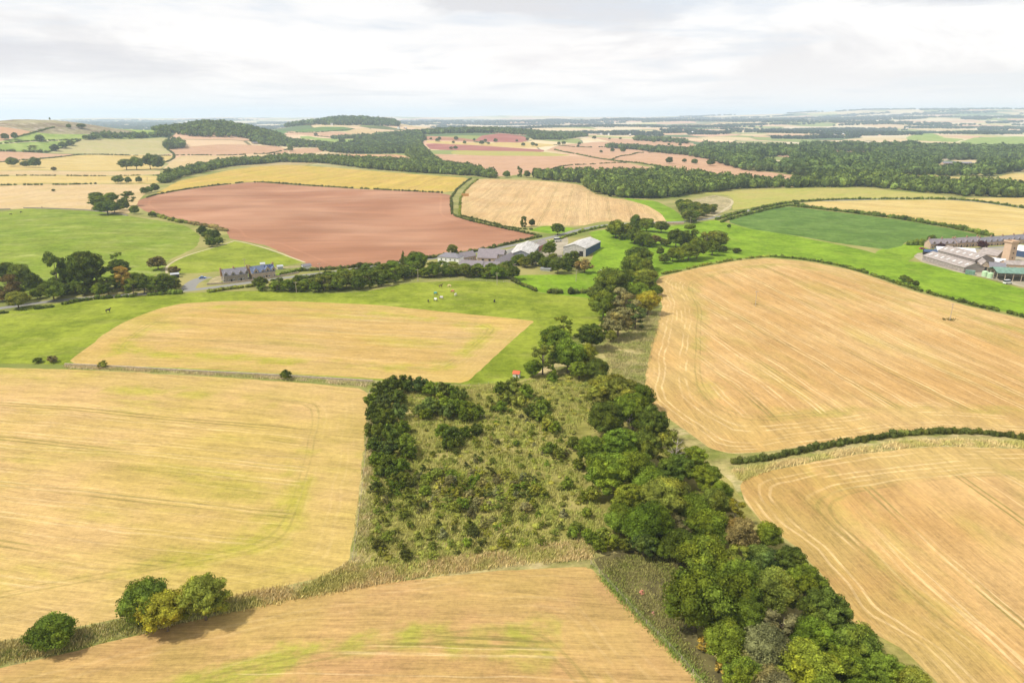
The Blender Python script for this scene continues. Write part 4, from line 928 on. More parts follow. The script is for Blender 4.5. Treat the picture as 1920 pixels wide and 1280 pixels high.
# bare limbs of the dying trees : part of the half dead tree's neighbours
for cx, cy, w_, h_, lab in ((1268, 862, 9, 12, 'bare dead tree with pale branches in front of the half dead crown'),
                            (1180, 800, 5, 9, 'slim dead tree in the dark trees left of the big right field'),
                            (1020, 672, 5, 9, 'grey dead tree among the stream trees near the hut'),
                            (1340, 1040, 6, 8, 'pale bare tree poking from the middle of the belt'),
                            (276, 336, 6, 7, 'bare dead tree in the hedge left of the red field')):
    x, y = G(cx, cy, h_ * .5); o = link('dead_tree', DEAD[NT_['tree'] % 2], None, (x, y, hz1(x, y)), label=lab, cat='dead tree'); o.scale = (w_, w_, h_)
n0 = NT_['tree']; _x, _y = G(153, 241); tree_at(_x, _y, 24, 13, 'broad dark tree on the skyline right of the rocky hill', 'deep', 'round', cat='tree'); tree_at(-1368, 2150, 5, 8, 'tiny lone tree on the rocky hilltop', 'deep', 'round', cat='tree')
# ---------------------------------------------------------------- woods whose trees nothing tells apart
wood([(486, 546), (560, 547), (600, 548), (600, 534), (560, 533), (486, 538)], 5.5, 7.5, 5.6, ['deep', 'mid', 'deep', 'olive'],
     'low dark tree in the left end of the road belt below the stone cottages', 'low trees of the road belt below the cottages', trunkfrac=.05)
wood([(600, 546), (660, 547), (700, 542), (750, 530), (765, 518), (740, 512), (690, 518), (640, 524), (600, 530)], 6.3, 9.5, 8.5, ['deep', 'mid', 'deep', 'olive'],
     'dark green tree in the belt beside the road below the stone cottages', 'trees of the road belt below the cottages', trunkfrac=.05)
wood([(755, 524), (860, 519), (955, 526), (958, 514), (870, 512), (800, 513), (760, 514)], 6, 9, 7.4, ['mid', 'deep', 'fresh', 'olive'],
     'green tree in the belt between the farm buildings and the horse pasture', 'trees of the belt below the farm', trunkfrac=.05)
wood([(0, 574), (60, 562), (120, 558), (200, 551), (330, 544), (330, 536), (200, 540), (100, 546), (0, 560)], 7.5, 8.5, 7, ['deep', 'mid', 'olive', 'deep'],
     'tall bush filling the gaps of the left roadside group', 'undergrowth trees of the left roadside group', name='bush', cat='bush', trunkfrac=.05)
wood([(975, 498), (1010, 497), (1035, 503), (1085, 508), (1095, 503), (1060, 495), (1020, 490), (990, 488), (965, 494)], 6.5, 7, 5.5, ['deep', 'mid', 'olive'],
     'tall bush in the garden thicket below the barns', 'shrubby trees below the barns', name='bush', cat='bush', trunkfrac=.04)
wood([(372, 437), (400, 442), (418, 452), (405, 462), (385, 462), (378, 450)], 7, 7, 5, ['deep', 'mid', 'olive'],
     'dark tall bush filling the scrubby corner by the lime field', 'bushy trees of the scrubby corner', name='bush', cat='bush', trunkfrac=.04)
wood([(1150, 440), (1195, 448), (1240, 462), (1290, 456), (1345, 462), (1345, 470), (1290, 462), (1240, 466), (1190, 455), (1150, 446)], 7.5, 8, 7, ['deep', 'mid', 'olive'],
     'lower bush closing the gaps of the curved valley row', 'gap trees of the curved valley row', name='bush', cat='bush', trunkfrac=.04)
wood([(1272, 388), (1290, 386), (1330, 398), (1345, 397), (1320, 408), (1300, 420), (1285, 414), (1290, 404), (1275, 398)], 8, 11, 9, ['mid', 'deep', 'olive'],
     'round tree of the group beside the dry slope above the lane', 'trees beside the dry slope')
WP = [(1115, 362), (1150, 370), (1190, 372), (1240, 372), (1290, 366), (1375, 355), (1372, 352), (1290, 350), (1200, 352), (1120, 350), (1100, 347)]
def fill(px, sp, W, Ht, col, name, label, maxn=4000, holes=()):
    pts = poisson([G(*p) for p in px], sp, maxn)
    for h in holes:
        q = np.array(pts); pts = [r for r, k in zip(pts, inside([G(*p) for p in h], q[:, 0], q[:, 1])) if not k]
    if pts: mass(name, pts, W, Ht, col, label, 'woodland')
far = PAL['far']; md = (.105, .150, .034)
fill([(525, 304), (600, 306), (660, 313), (780, 324), (885, 330), (930, 335), (925, 328), (880, 318), (820, 309), (740, 304), (620, 299), (530, 297), (460, 303), (400, 310), (350, 322), (400, 316)], 7, 12, 11, md, 'plantation', 'long dark plantation strip behind the golden field')
fill(WP, 9, 14, 14, md, 'woodland', 'tall front rows of the big wood right of the striped field')
fill([(300, 344), (312, 344), (345, 331), (420, 314), (525, 302), (520, 300), (430, 308), (350, 322), (310, 334)], 8, 12, 11, md, 'plantation', 'left end of the plantation above the golden field')
fill([(1005, 336), (1090, 344), (1115, 360), (1190, 370), (1240, 371), (1375, 354), (1500, 352), (1490, 348), (1440, 345), (1370, 340), (1300, 332), (1240, 326), (1130, 329), (1010, 330)], 8.5, 13, 13, md, 'woodland', 'big broadleaf wood behind the striped stubble field')
fill([(1490, 352), (1620, 351), (1700, 358), (1800, 368), (2000, 372), (2000, 362), (1800, 350), (1700, 342), (1650, 332), (1560, 335), (1490, 346)], 9, 14, 14, md, 'woodland', 'curved wood strip above the olive field')
fill([(1290, 290), (1345, 306), (1400, 320), (1470, 326), (1540, 336), (1640, 334), (1700, 332), (1800, 330), (1860, 331), (1900, 323), (2050, 326), (2050, 300), (1900, 292), (1800, 290), (1700, 288), (1600, 283), (1500, 280), (1400, 277), (1320, 274)], 15, 19, 17, far, 'woodland', 'great estate wood stretching across the right middle distance', 6000,
     holes=[[(1430, 296), (1480, 292), (1490, 303), (1460, 316), (1425, 312)], [(1755, 300), (1835, 300), (1840, 322), (1760, 320)], [(1560, 284), (1640, 288), (1640, 298), (1570, 296)], [(1340, 281), (1400, 284), (1400, 291), (1350, 290)], [(1870, 297), (1960, 300), (1960, 312), (1880, 309)]])
fill([(1140, 276), (1200, 282), (1290, 292), (1400, 320), (1400, 300), (1330, 284), (1200, 277)], 13, 17, 13, far, 'woodland', 'narrow dark wood leading left out of the estate wood')
fill([(1800, 288), (1900, 292), (2050, 300), (2050, 282), (1900, 280), (1750, 277), (1600, 275), (1500, 274), (1500, 280), (1650, 283)], 18, 24, 17, far, 'woodland', 'back part of the estate wood at the right')
fill([(166, 262), (200, 259), (320, 256), (320, 251), (200, 254), (168, 257)], 11, 15, 12, far, 'shelter_belt', 'dark shelter belt above the grey tan field')
fill([(308, 276), (318, 280), (345, 278), (345, 270), (325, 266), (312, 268)], 10, 16, 15, md, 'woodland', 'small round copse at the corner of the grey tan field')
fill([(600, 283), (650, 288), (765, 288), (765, 278), (690, 277), (640, 279), (600, 279)], 10, 14, 14, far, 'plantation', 'dark conifer block above the orange striped field')
fill([(470, 268), (540, 276), (600, 276), (640, 278), (640, 274), (560, 266), (500, 262), (470, 262)], 11, 15, 13, far, 'woodland', 'wood at the foot of the domed hill')
fill([(765, 294), (780, 302), (800, 309), (830, 311), (812, 300), (800, 290), (795, 280), (785, 268), (770, 266), (768, 280)], 10, 15, 13, md, 'woodland', 'winding tree strip left of the olive strip')
fill([(640, 276), (720, 276), (780, 272), (800, 262), (790, 255), (740, 253), (680, 264)], 12, 16, 13, far, 'woodland', 'wood beyond the conifer block')
fill([(1190, 264), (1235, 266), (1290, 271), (1290, 268), (1235, 262), (1195, 260)], 16, 20, 14, far, 'copse', 'small dark copses beyond the upper pink field')
fill([(1100, 256), (1060, 262), (1000, 262), (990, 256), (1040, 252), (1080, 252)], 14, 18, 14, far, 'woodland', 'wood right of the red dome field')
fill([(1135, 278), (1200, 281), (1270, 286), (1200, 277), (1145, 274)], 12, 15, 12, far, 'copse', 'dark copse in the middle pink field')
def blob(cx, cy, rx, ry, sp, W, Ht, name, label, col=far):
    t = np.linspace(0, 2 * math.pi, 25)[:-1]; P = np.stack([cx + rx * np.cos(t) * (1 + .15 * np.sin(3 * t + cx)), cy + ry * np.sin(t)], 1)
    mass(name, poisson(P, sp, 4500), W, Ht, col, label, 'woodland')
blob(-1010, 2500, 185, 260, 10, 14, 13, 'woodland', 'broadleaf wood covering the domed hill', (.095, .14, .033))
blob(-920, 4080, 300, 330, 16, 22, 20, 'woodland', 'dark wood crowning the flat topped hill')
blob(-160, 3230, 420, 190, 13, 18, 16, 'woodland', 'long dark wood above the red dome field')
blob(-640, 3100, 150, 80, 13, 17, 14, 'woodland', 'dark wood between the two wooded hills')
# belts and woods scattered over the far plain
pts = []
for i in range(300):
    Y = float(RNG.choice([RNG.uniform(3600, 6500), RNG.uniform(5000, 9500), RNG.uniform(8000, 14000)])); X = float(RNG.uniform(-.85, .85)) * Y
    if Y < 4600 and X < -200: continue
    Lx = RNG.uniform(90, 520) * (Y / 5000); Ly = RNG.uniform(25, 90) * (Y / 5000); a = RNG.normal(0, .25); n = int(Lx * Ly / (Y * .0030) ** 2 * .9) + 8; tt = RNG.uniform(0, 6.283, n); rr = np.sqrt(RNG.uniform(0, 1, n))
    q = np.stack([rr * np.cos(tt) * Lx * .9, rr * np.sin(tt) * Ly * (.6 + .4 * np.sin(3 * tt + i))], 1); pts += [(X + u * math.cos(a) - v * math.sin(a), Y + u * math.sin(a) + v * math.cos(a)) for u, v in q]
P1 = [p for p in pts if p[1] < 7000]; P2 = [p for p in pts if p[1] >= 7000]
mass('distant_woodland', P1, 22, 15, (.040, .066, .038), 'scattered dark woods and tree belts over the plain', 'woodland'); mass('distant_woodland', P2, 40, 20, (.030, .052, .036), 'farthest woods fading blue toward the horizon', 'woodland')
# single trees dotted along far hedgerows
for i, (px, py) in enumerate([(808, 262.5), (824, 262.5), (855, 263), (889, 264), (910, 266), (929, 267), (969, 266), (989, 264), (820, 266), (850, 269), (871, 270), (903, 271), (916, 271), (981, 274), (999, 274), (1006, 274.5), (1048, 272), (1057, 271.5), (1084, 276), (1086, 272),
                              (1255, 307), (1283, 305), (1302, 308), (1332, 311), (1127, 287), (1148, 285), (1168, 286), (1254, 273), (1275, 274), (1114, 261), (1143, 262), (1163, 262), (1226, 268)]):
    x, y = G(px, py); W = 10 + 3 * (i % 3)
    tree_at(x, y, W, W * .85, 'tiny dark tree dotted along the hedges of the far pink and red fields', 'deep', 'round', 'dotted trees of the far fields', 'tree', 'tree', False)
# ---------------------------------------------------------------- rough plot : young trees, shrubs and standing grass
def YT(cx, cy, w_, col, lab, asp=.9): T(cx, cy, w_, lab, col, asp, 'wispy' if col == 'grey' else 'bush', 'young trees of the rough plot thickets', name='young_tree', cat='young tree', parts=False)
LT = 'young green tree in the dense thicket along the left edge of the rough plot'
for cx, cy, w_ in ((712, 730, 34), (735, 722, 36), (760, 718, 34), (785, 722, 34), (808, 728, 32), (830, 730, 30), (850, 734, 26), (868, 740, 24), (700, 750, 32), (720, 755, 36), (745, 745, 36), (703, 775, 36), (725, 785, 38), (748, 770, 32), (705, 805, 38), (732, 812, 40), (755, 800, 30), (702, 832, 32), (725, 840, 36), (760, 832, 38), (768, 848, 30), (706, 860, 30), (730, 866, 36), (752, 872, 32), (712, 882, 26), (735, 885, 26)):
    YT(cx, cy, w_, random.choice(['mid', 'deep', 'blue', 'mid']), LT)
for cx, cy, w_ in ((790, 770, 28), (808, 760, 34), (828, 756, 38), (850, 758, 36), (868, 764, 34), (888, 770, 34), (800, 776, 24), (840, 772, 30), (872, 778, 28), (898, 774, 22)):
    YT(cx, cy, w_, random.choice(['mid', 'blue', 'mid']), 'young tree in the oval thicket near the top of the rough plot')
for cx, cy, w_ in ((832, 808, 30), (848, 815, 34), (843, 832, 26), (858, 828, 26), (872, 810, 26), (893, 805, 24)):
    YT(cx, cy, w_, random.choice(['mid', 'deep']), 'young tree in the small round thicket in the upper rough plot')
for cx, cy, w_ in ((940, 728, 30), (962, 724, 34), (985, 733, 30), (950, 745, 26), (975, 750, 30), (998, 770, 30), (1018, 775, 34), (1028, 792, 30), (1040, 800, 24), (1012, 755, 26), (938, 762, 24), (1020, 760, 26)):
    YT(cx, cy, w_, random.choice(['mid', 'deep', 'olive']), 'young tree in the upper right scrub of the rough plot')
for cx, cy, w_ in ((1110, 1010, 26), (1130, 1002, 32), (1150, 1014, 30), (1172, 1020, 28), (1125, 1022, 26), (1100, 1000, 22), (1065, 905, 24), (1085, 870, 24), (1050, 850, 24), (1030, 840, 26), (1075, 830, 26), (1100, 960, 22), (1095, 930, 22)):
    YT(cx, cy, w_, random.choice(['olive', 'mid', 'lime']), 'young yellowish tree along the right side of the rough plot')
nsap = 0
SAP = [([(702, 900), (800, 888), (930, 890), (1010, 900), (1030, 935), (980, 965), (860, 962), (700, 955)], 2.3, 3.2, 2.7, 120, 'greyish shrub in the dense dark band across the middle of the rough plot'),
       ([(700, 955), (860, 962), (980, 965), (1080, 960), (1085, 1005), (1000, 1030), (860, 1045), (720, 1060), (690, 1000)], 3.3, 2.8, 2.3, 85, 'small dark shrub scattered over the lower third of the rough plot'),
       ([(900, 740), (990, 790), (1050, 820), (1070, 870), (980, 880), (900, 870), (880, 820), (900, 780)], 3.2, 2.1, 1.8, 65, 'small shrub scattered over the pale grass in the upper right of the rough plot'),
       ([(780, 850), (900, 850), (900, 890), (780, 890)], 3.4, 2.4, 2.0, 22, 'small shrub scattered over the pale grass in the middle of the rough plot')]
for px, sp, W, Ht, mx, lab in SAP:
    wood(px, sp, W, Ht, ['olive', 'olive', 'mid', 'olive', 'dark', 'grey'], lab, 'scattered shrubs of the rough plot', ('wispy', 'wispy', 'bush', 'spruce'), False, 'shrub', 'shrub', mx)
fill([(704, 740), (860, 745), (985, 735), (1060, 760), (1100, 900), (1100, 1010), (900, 1045), (700, 1060), (690, 950)], 2.9, 1.7, .8, (.20, .215, .045), 'undergrowth', 'low tangled bramble and weeds between the shrubs of the rough plot')
fill([(985, 735), (1060, 705), (1150, 700), (1190, 760), (1100, 800), (1060, 760)], 3.0, 2.2, 1.0, (.20, .215, .045), 'undergrowth', 'low green undergrowth between the hut trees and the flat topped tree')
tufts('verge_grass', [(1104, 1062), (1112, 1058), (1160, 1104), (1215, 1162), (1275, 1222), (1340, 1290), (1400, 1370), (1385, 1375), (1318, 1290), (1265, 1232), (1205, 1172), (1150, 1112)], 8, .6, (.28, .32, .08), 'green verge grass between the bottom field and the dark ground', spread=.5)
tufts('tall_grass', [(700, 722), (880, 725), (985, 715), (1060, 705), (1150, 700), (1180, 760), (1090, 790), (1060, 830), (1130, 960), (1110, 1040), (900, 1062), (690, 1088), (672, 1050), (690, 900)], 2.4, .85, (.46, .43, .13), 'rough yellowish grass standing over the rough plot', spread=.5, wd=.085)
tufts('dry_grass', [(680, 1072), (900, 1040), (1108, 1012), (1112, 1046), (900, 1066), (690, 1098), (500, 1134), (400, 1152), (420, 1124), (600, 1086), (655, 1056)], 8, .95, (.62, .48, .22), 'pale dry reed grass between the rough plot and the bottom field', spread=.45, wd=.08)
tufts('dry_grass', [(0, 1206), (140, 1182), (240, 1159), (420, 1125), (400, 1152), (250, 1190), (130, 1218), (0, 1246), (-200, 1290), (-200, 1250)], 7, .75, (.50, .42, .17), 'dry grass strip between the two lower left stubble fields', spread=.45, wd=.08)
tufts('green_grass', [(655, 1074), (500, 1120), (400, 1140), (240, 1172), (0, 1225), (0, 1238), (240, 1184), (420, 1146), (600, 1104)], 4.5, .75, (.22, .25, .06), 'green grass tufts inside the dry strip of the lower left', spread=.5)
tufts('dry_grass', [(691, 760), (688, 850), (678, 930), (666, 1010), (660, 1055), (684, 1060), (694, 960), (700, 860), (700, 800)], 5, .9, (.62, .50, .27), 'pale grass strip left of the rough plot', spread=.5)
tufts('dry_grass', [(122, 684), (350, 697), (690, 719), (700, 714), (690, 725), (550, 713), (350, 701), (120, 690)], 5, .8, (.60, .49, .28), 'pale grass bank between the middle and left stubble fields', spread=.5, wd=.1)
tufts('dry_grass', [(1372, 882), (1440, 872), (1520, 856), (1600, 842), (1700, 828), (1780, 825), (1920, 830), (2100, 842), (2100, 856), (1920, 840), (1780, 835), (1700, 838), (1600, 850), (1440, 880), (1390, 902)], 7, .9, (.66, .52, .24), 'dry grass strip below the hedge between the two right stubble fields', spread=.5, wd=.09)
tufts('bank_grass', [(1130, 650), (1180, 620), (1230, 585), (1236, 600), (1212, 690), (1205, 730), (1150, 700)], 2.6, .8, (.42, .37, .16), 'rough grass bank beside the big right stubble field', spread=.6, wd=.1)
tufts('weeds', [(1125, 1052), (1190, 1040), (1285, 1046), (1290, 1110), (1275, 1190), (1330, 1270), (1400, 1350), (1350, 1300), (1275, 1222), (1210, 1160), (1155, 1098)], 8, .45, (.27, .25, .08), 'pale speckled weeds over the dark ground', spread=.6, wd=.10, nb=3)
for cx, cy, s_, lab in ((1204, 1112, 2.2, 'pink flowering weed clump on the dark ground'), (1225, 1150, 1.5, 'smaller pink flowering weed clump lower on the dark ground')):
    x, y = G(cx, cy); o = link('flowering_weed', CROWN['wispy'][0], None, (x, y, hz1(x, y) - .2), label=lab, cat='plant'); o.scale = (s_ * .9, s_ * .9, s_ * .5); o.color = (.62, .33, .28, 1)
for cx, cy, s_, lab in ((1318, 1205, 30, 'upper yellowing bush between the dark ground and the belt'), (1350, 1245, 34, 'lower straw coloured bush between the dark ground and the belt')):
    T(cx, cy, s_, lab, 'gold', .8, 'wispy', name='bush', cat='bush', parts=False)
# ---------------------------------------------------------------- hedges
HG = [
 ([(275, 371), (300, 363.5), (400, 348.5), (470, 340.5), (560, 347.5), (680, 354.5), (828, 362)], 2.0, 1.9, 'thin dark hedge between the golden field and the red field', 'dark', .2),
 ([(1245, 514), (1300, 502), (1380, 487), (1440, 481)], 2.2, 1.3, 'gappy low hedge at the top left edge of the big right stubble field', 'olive', 1.6),
 ([(1440, 481), (1520, 488), (1600, 504), (1700, 539), (1800, 567), (1920, 594.5), (2100, 640)], 2.0, 1.6, 'dark hedge along the top of the big right stubble field', 'deep', .3),
 ([(1372, 868), (1430, 863), (1500, 848), (1560, 836), (1600, 829), (1650, 821), (1700, 814), (1760, 811), (1820, 811), (1870, 816), (1920, 822), (2100, 840)], 1.6, 1.5, 'long dark bushy hedge between the two right stubble fields', 'dark', 0),
 ([(1478, 386), (1500, 388), (1600, 399.5), (1700, 412.5), (1800, 430), (1856, 443)], 4.5, 3.4, 'thick dark hedge above the green crop field', 'deep', 0),
 ([(1345, 412), (1400, 396), (1450, 385.5), (1500, 378.5), (1560, 374.5), (1640, 373.5), (1780, 373.5), (1840, 378.5), (1920, 391), (2100, 412)], 3.0, 2.4, 'dark hedge along the lane above the pale right field', 'deep', .1),
 ([(1352, 417), (1410, 400.5), (1440, 392.5), (1480, 386)], 3, 2.4, 'dark hedge on the left edge of the green crop field', 'deep', 0),
 ([(848, 402), (845, 364), (884, 335)], 1.8, 1.6, 'hedge on the left side of the grass track', 'dark', .1),
 ([(862, 404), (863, 365), (896, 337)], 1.5, 1.3, 'hedge on the right side of the grass track', 'olive', .3),
 ([(850, 404), (880, 414.5), (960, 432), (1012, 443)], 2, 1.8, 'hedge along the upper right edge of the red field', 'dark', .1),
 ([(864, 405), (900, 413.5), (960, 429), (1000, 431)], 2, 1.6, 'hedge along the lower edge of the striped stubble field', 'dark', .1),
 ([(1014, 444), (950, 458.5), (880, 474.5), (750, 492.5), (640, 504), (575, 508)], 2.4, 2.0, 'roadside hedge along the bottom of the red field', 'dark', .05),
 ([(560, 523), (640, 513.5), (720, 503), (752, 499)], 2.6, 1.9, 'hedge on the lower side of the road right of the cottages', 'dark', .1),
 ([(1020, 460), (1045, 450), (1095, 434), (1140, 425), (1180, 422)], 2.4, 1.8, 'hedge on the lower side of the road above the large pale shed', 'mid', .3),
 ([(120, 571), (160, 562.5), (230, 557.5), (300, 553), (325, 551)], 2.0, 1.6, 'dark roadside hedge below the left roadside group', 'deep', .1),
 ([(0, 588), (60, 580), (100, 576)], 2.2, 1.5, 'dark roadside hedge at the far left', 'deep', .2),
 ([(390, 548), (450, 540), (490, 535)], 2.4, 1.6, 'hedge below the road in front of the stone cottages', 'olive', .2),
 ([(300, 548), (316, 548), (338, 551)], 3.5, 2.4, 'thick dark hedge where the driveway meets the road', 'deep', 0),
 ([(528, 516), (560, 509), (572, 507)], 2.6, 2.2, 'garden hedge right of the blue roofed cottage', 'deep', 0),
 ([(0, 330), (90, 330), (150, 330), (310, 329)], 2, 1.6, 'lower broken hedge line across the left stubble', 'dark', 1.2),
 ([(0, 348), (100, 347.5), (190, 345)], 2.4, 2.0, 'broken hedge line above the pale field at the left', 'deep', .8),
 ([(0, 304.5), (70, 299), (150, 290)], 2.4, 2.0, 'sloping hedge above the left tan field', 'dark', .2),
 ([(-60, 275), (0, 270), (80, 264), (152, 262)], 3, 2.4, 'dark hedge across the left green fields', 'deep', 0),
 ([(34, 257), (60, 250), (101, 239)], 3, 2.4, 'hedge climbing beside the upper left pink field', 'deep', .1),
 ([(150, 290), (250, 292), (325, 292), (400, 291.5), (470, 289.5), (540, 288.5)], 2.6, 2.0, 'broken hedge below the grey tan field', 'dark', .9),
 ([(310, 277), (331, 292), (310, 305)], 2.4, 2.0, 'short hedge bending right of the grey tan field', 'dark', 0),
 ([(88, 286), (150, 263)], 2.6, 2.2, 'hedge on the left side of the grey tan field', 'dark', .6),
 ([(0, 284), (60, 286), (88, 286)], 5, 5.0, 'tall dark hedge under the left green field', 'deep', .5),
 ([(1040, 281), (1100, 293.5), (1150, 302), (1220, 309), (1300, 326)], 3.5, 2.6, 'dark hedge crossing the big pink fields', 'deep', .1),
 ([(1000, 325), (1060, 310), (1150, 305), (1180, 306)], 2.4, 1.8, 'thin curved hedge in the pink field behind the big wood', 'dark', .5),
 ([(1145, 300), (1160, 294), (1210, 285), (1290, 288)], 2.4, 1.8, 'thin hedge dividing the right pink field', 'dark', .6),
 ([(1040, 272), (1090, 277), (1140, 276)], 2.4, 2.0, 'thin hedge above the upper pink field', 'dark', .6),
 ([(640, 277), (560, 275), (500, 289)], 2.4, 2.0, 'hedge above the plantation strip', 'dark', .4),
 ([(590, 255), (640, 258), (690, 261.5)], 3, 2.6, 'dark hedge below the pink park field', 'deep', 0),
 ([(540, 249), (600, 249), (665, 242)], 3, 2.4, 'hedge below the green field under the flat topped wood', 'deep', 0),
 ([(1702, 459), (1720, 459.5), (1742, 460)], 5, 4.5, 'tall clipped dark hedge left of the stone terrace', 'deep', 0),
 ([(1640, 334), (1700, 335), (1800, 344), (1920, 351), (2050, 354)], 4, 4, 'dark hedge below the tan field at the right', 'deep', .2),
 ([(960, 526), (985, 538), (1005, 546)], 2.4, 1.8, 'hedge between the horse pasture and the pale green paddock', 'dark', .2),
 ([(1028, 549), (1045, 550), (1070, 551), (1108, 549)], 3, 2.6, 'short hedge at the corner of the horse pasture by the stream', 'dark', .3),
 ([(285, 403), (330, 416), (352, 419)], 4, 3, 'dark gorse hedge along the lower left edge of the red field', 'olive', .1),
 ([(355, 419), (390, 425), (425, 434)], 5, 2.2, 'brown scrub along the bottom left edge of the red field', 'brown', .4),
]
for px, wd, ht, lab, col, gp in HG: hedge(px, wd, ht, lab, col, gaps=gp)
# ---------------------------------------------------------------- buildings
def _stone(c, m_=(.75, .75, .72)):
    def f(t):
        p = t.n.new('ShaderNodeTexCoord').outputs['Object']; v = t.sep(t.vor(p, 1.9, 'F1', 'Color'))[0]
        return gain(t, c, t.m('ADD', .70, t.m('ADD', t.m('MULTIPLY', v, .38), t.m('MULTIPLY', t.noise(p, .3, 4), .4))))
    return f
def _slate(c, course=2.6):
    def f(t):
        p = t.n.new('ShaderNodeTexCoord').outputs['Object']; s = t.sep(p)
        l = t.m('ADD', .90, t.m('MULTIPLY', t.m('SINE', t.m('MULTIPLY', s[2], course * 6)), .10))
        return gain(t, c, t.m('MULTIPLY', l, t.m('ADD', .65, t.m('MULTIPLY', t.noise(p, .7, 5, .65), .7))))
    return f
def _sheet(c):
    def f(t):
        p = t.n.new('ShaderNodeTexCoord').outputs['Object']; s = t.sep(p)
        l = t.m('ADD', .93, t.m('MULTIPLY', t.m('SINE', t.m('MULTIPLY', s[0], 5.0)), .07))
        d = t.mr(t.noise(t.xyz(t.m('MULTIPLY', s[0], .5), t.m('MULTIPLY', s[1], .08), s[2]), 1, 5, .65), .35, .7, .72, 1.12)
        return gain(t, c, t.m('MULTIPLY', l, d))
    return f
B = {'white': mat('whitewash', rough_col((.72, .72, .68), .08)), 'stone': mat('stone', _stone((.36, .29, .21))), 'darkstone': mat('dark_stone', _stone((.24, .21, .17))),
     'pinkstone': mat('pink_stone', _stone((.42, .30, .22))), 'brick': mat('brick', _stone((.34, .13, .08))), 'render': mat('render_tan', rough_col((.52, .37, .25), .16, .8)),
     'slate': mat('slate', _slate((.20, .19, .21))), 'purple': mat('purple_slate', _slate((.23, .20, .21))), 'blueslate': mat('blue_slate', _slate((.13, .16, .24))),
     'fibre': mat('fibre_cement', _sheet((.36, .31, .28))), 'palesheet': mat('pale_sheet', _sheet((.50, .48, .45))), 'whitesheet': mat('white_sheet', _sheet((.68, .68, .68))),
     'greensheet': mat('green_sheet', _sheet((.17, .28, .22))), 'navy': mat('navy_sheet', rough_col((.05, .08, .15), .1)), 'blue': mat('blue_sheet', rough_col((.06, .12, .30), .1)),
     'tanwall': mat('tan_sheet', _sheet((.30, .26, .23))), 'greywall': mat('grey_sheet', _sheet((.30, .31, .32))), 'glass': mat('glass', (.03, .04, .05), .15, .6), 'frame': mat('window_frame', (.72, .72, .70), .5), 'dark': mat('dark_opening', (.025, .022, .02), .9),
     'redroof': mat('red_roof', _slate((.62, .13, .06), 1)), 'pot': mat('clay', rough_col((.40, .24, .15), .15)), 'wood': mat('timber', rough_col((.42, .35, .27), .2)), 'tankgreen': mat('tank_green', rough_col((.42, .58, .36), .08), .5),
     'solar': mat('solar_panel', (.015, .03, .10), .2, .6), 'metal': mat('galvanised', rough_col((.45, .46, .47), .1), .45, .4, .4), 'straw': mat('straw', rough_col((.48, .26, .09), .25, 2)), 'rubber': mat('rubber', (.02, .02, .02), .9)}
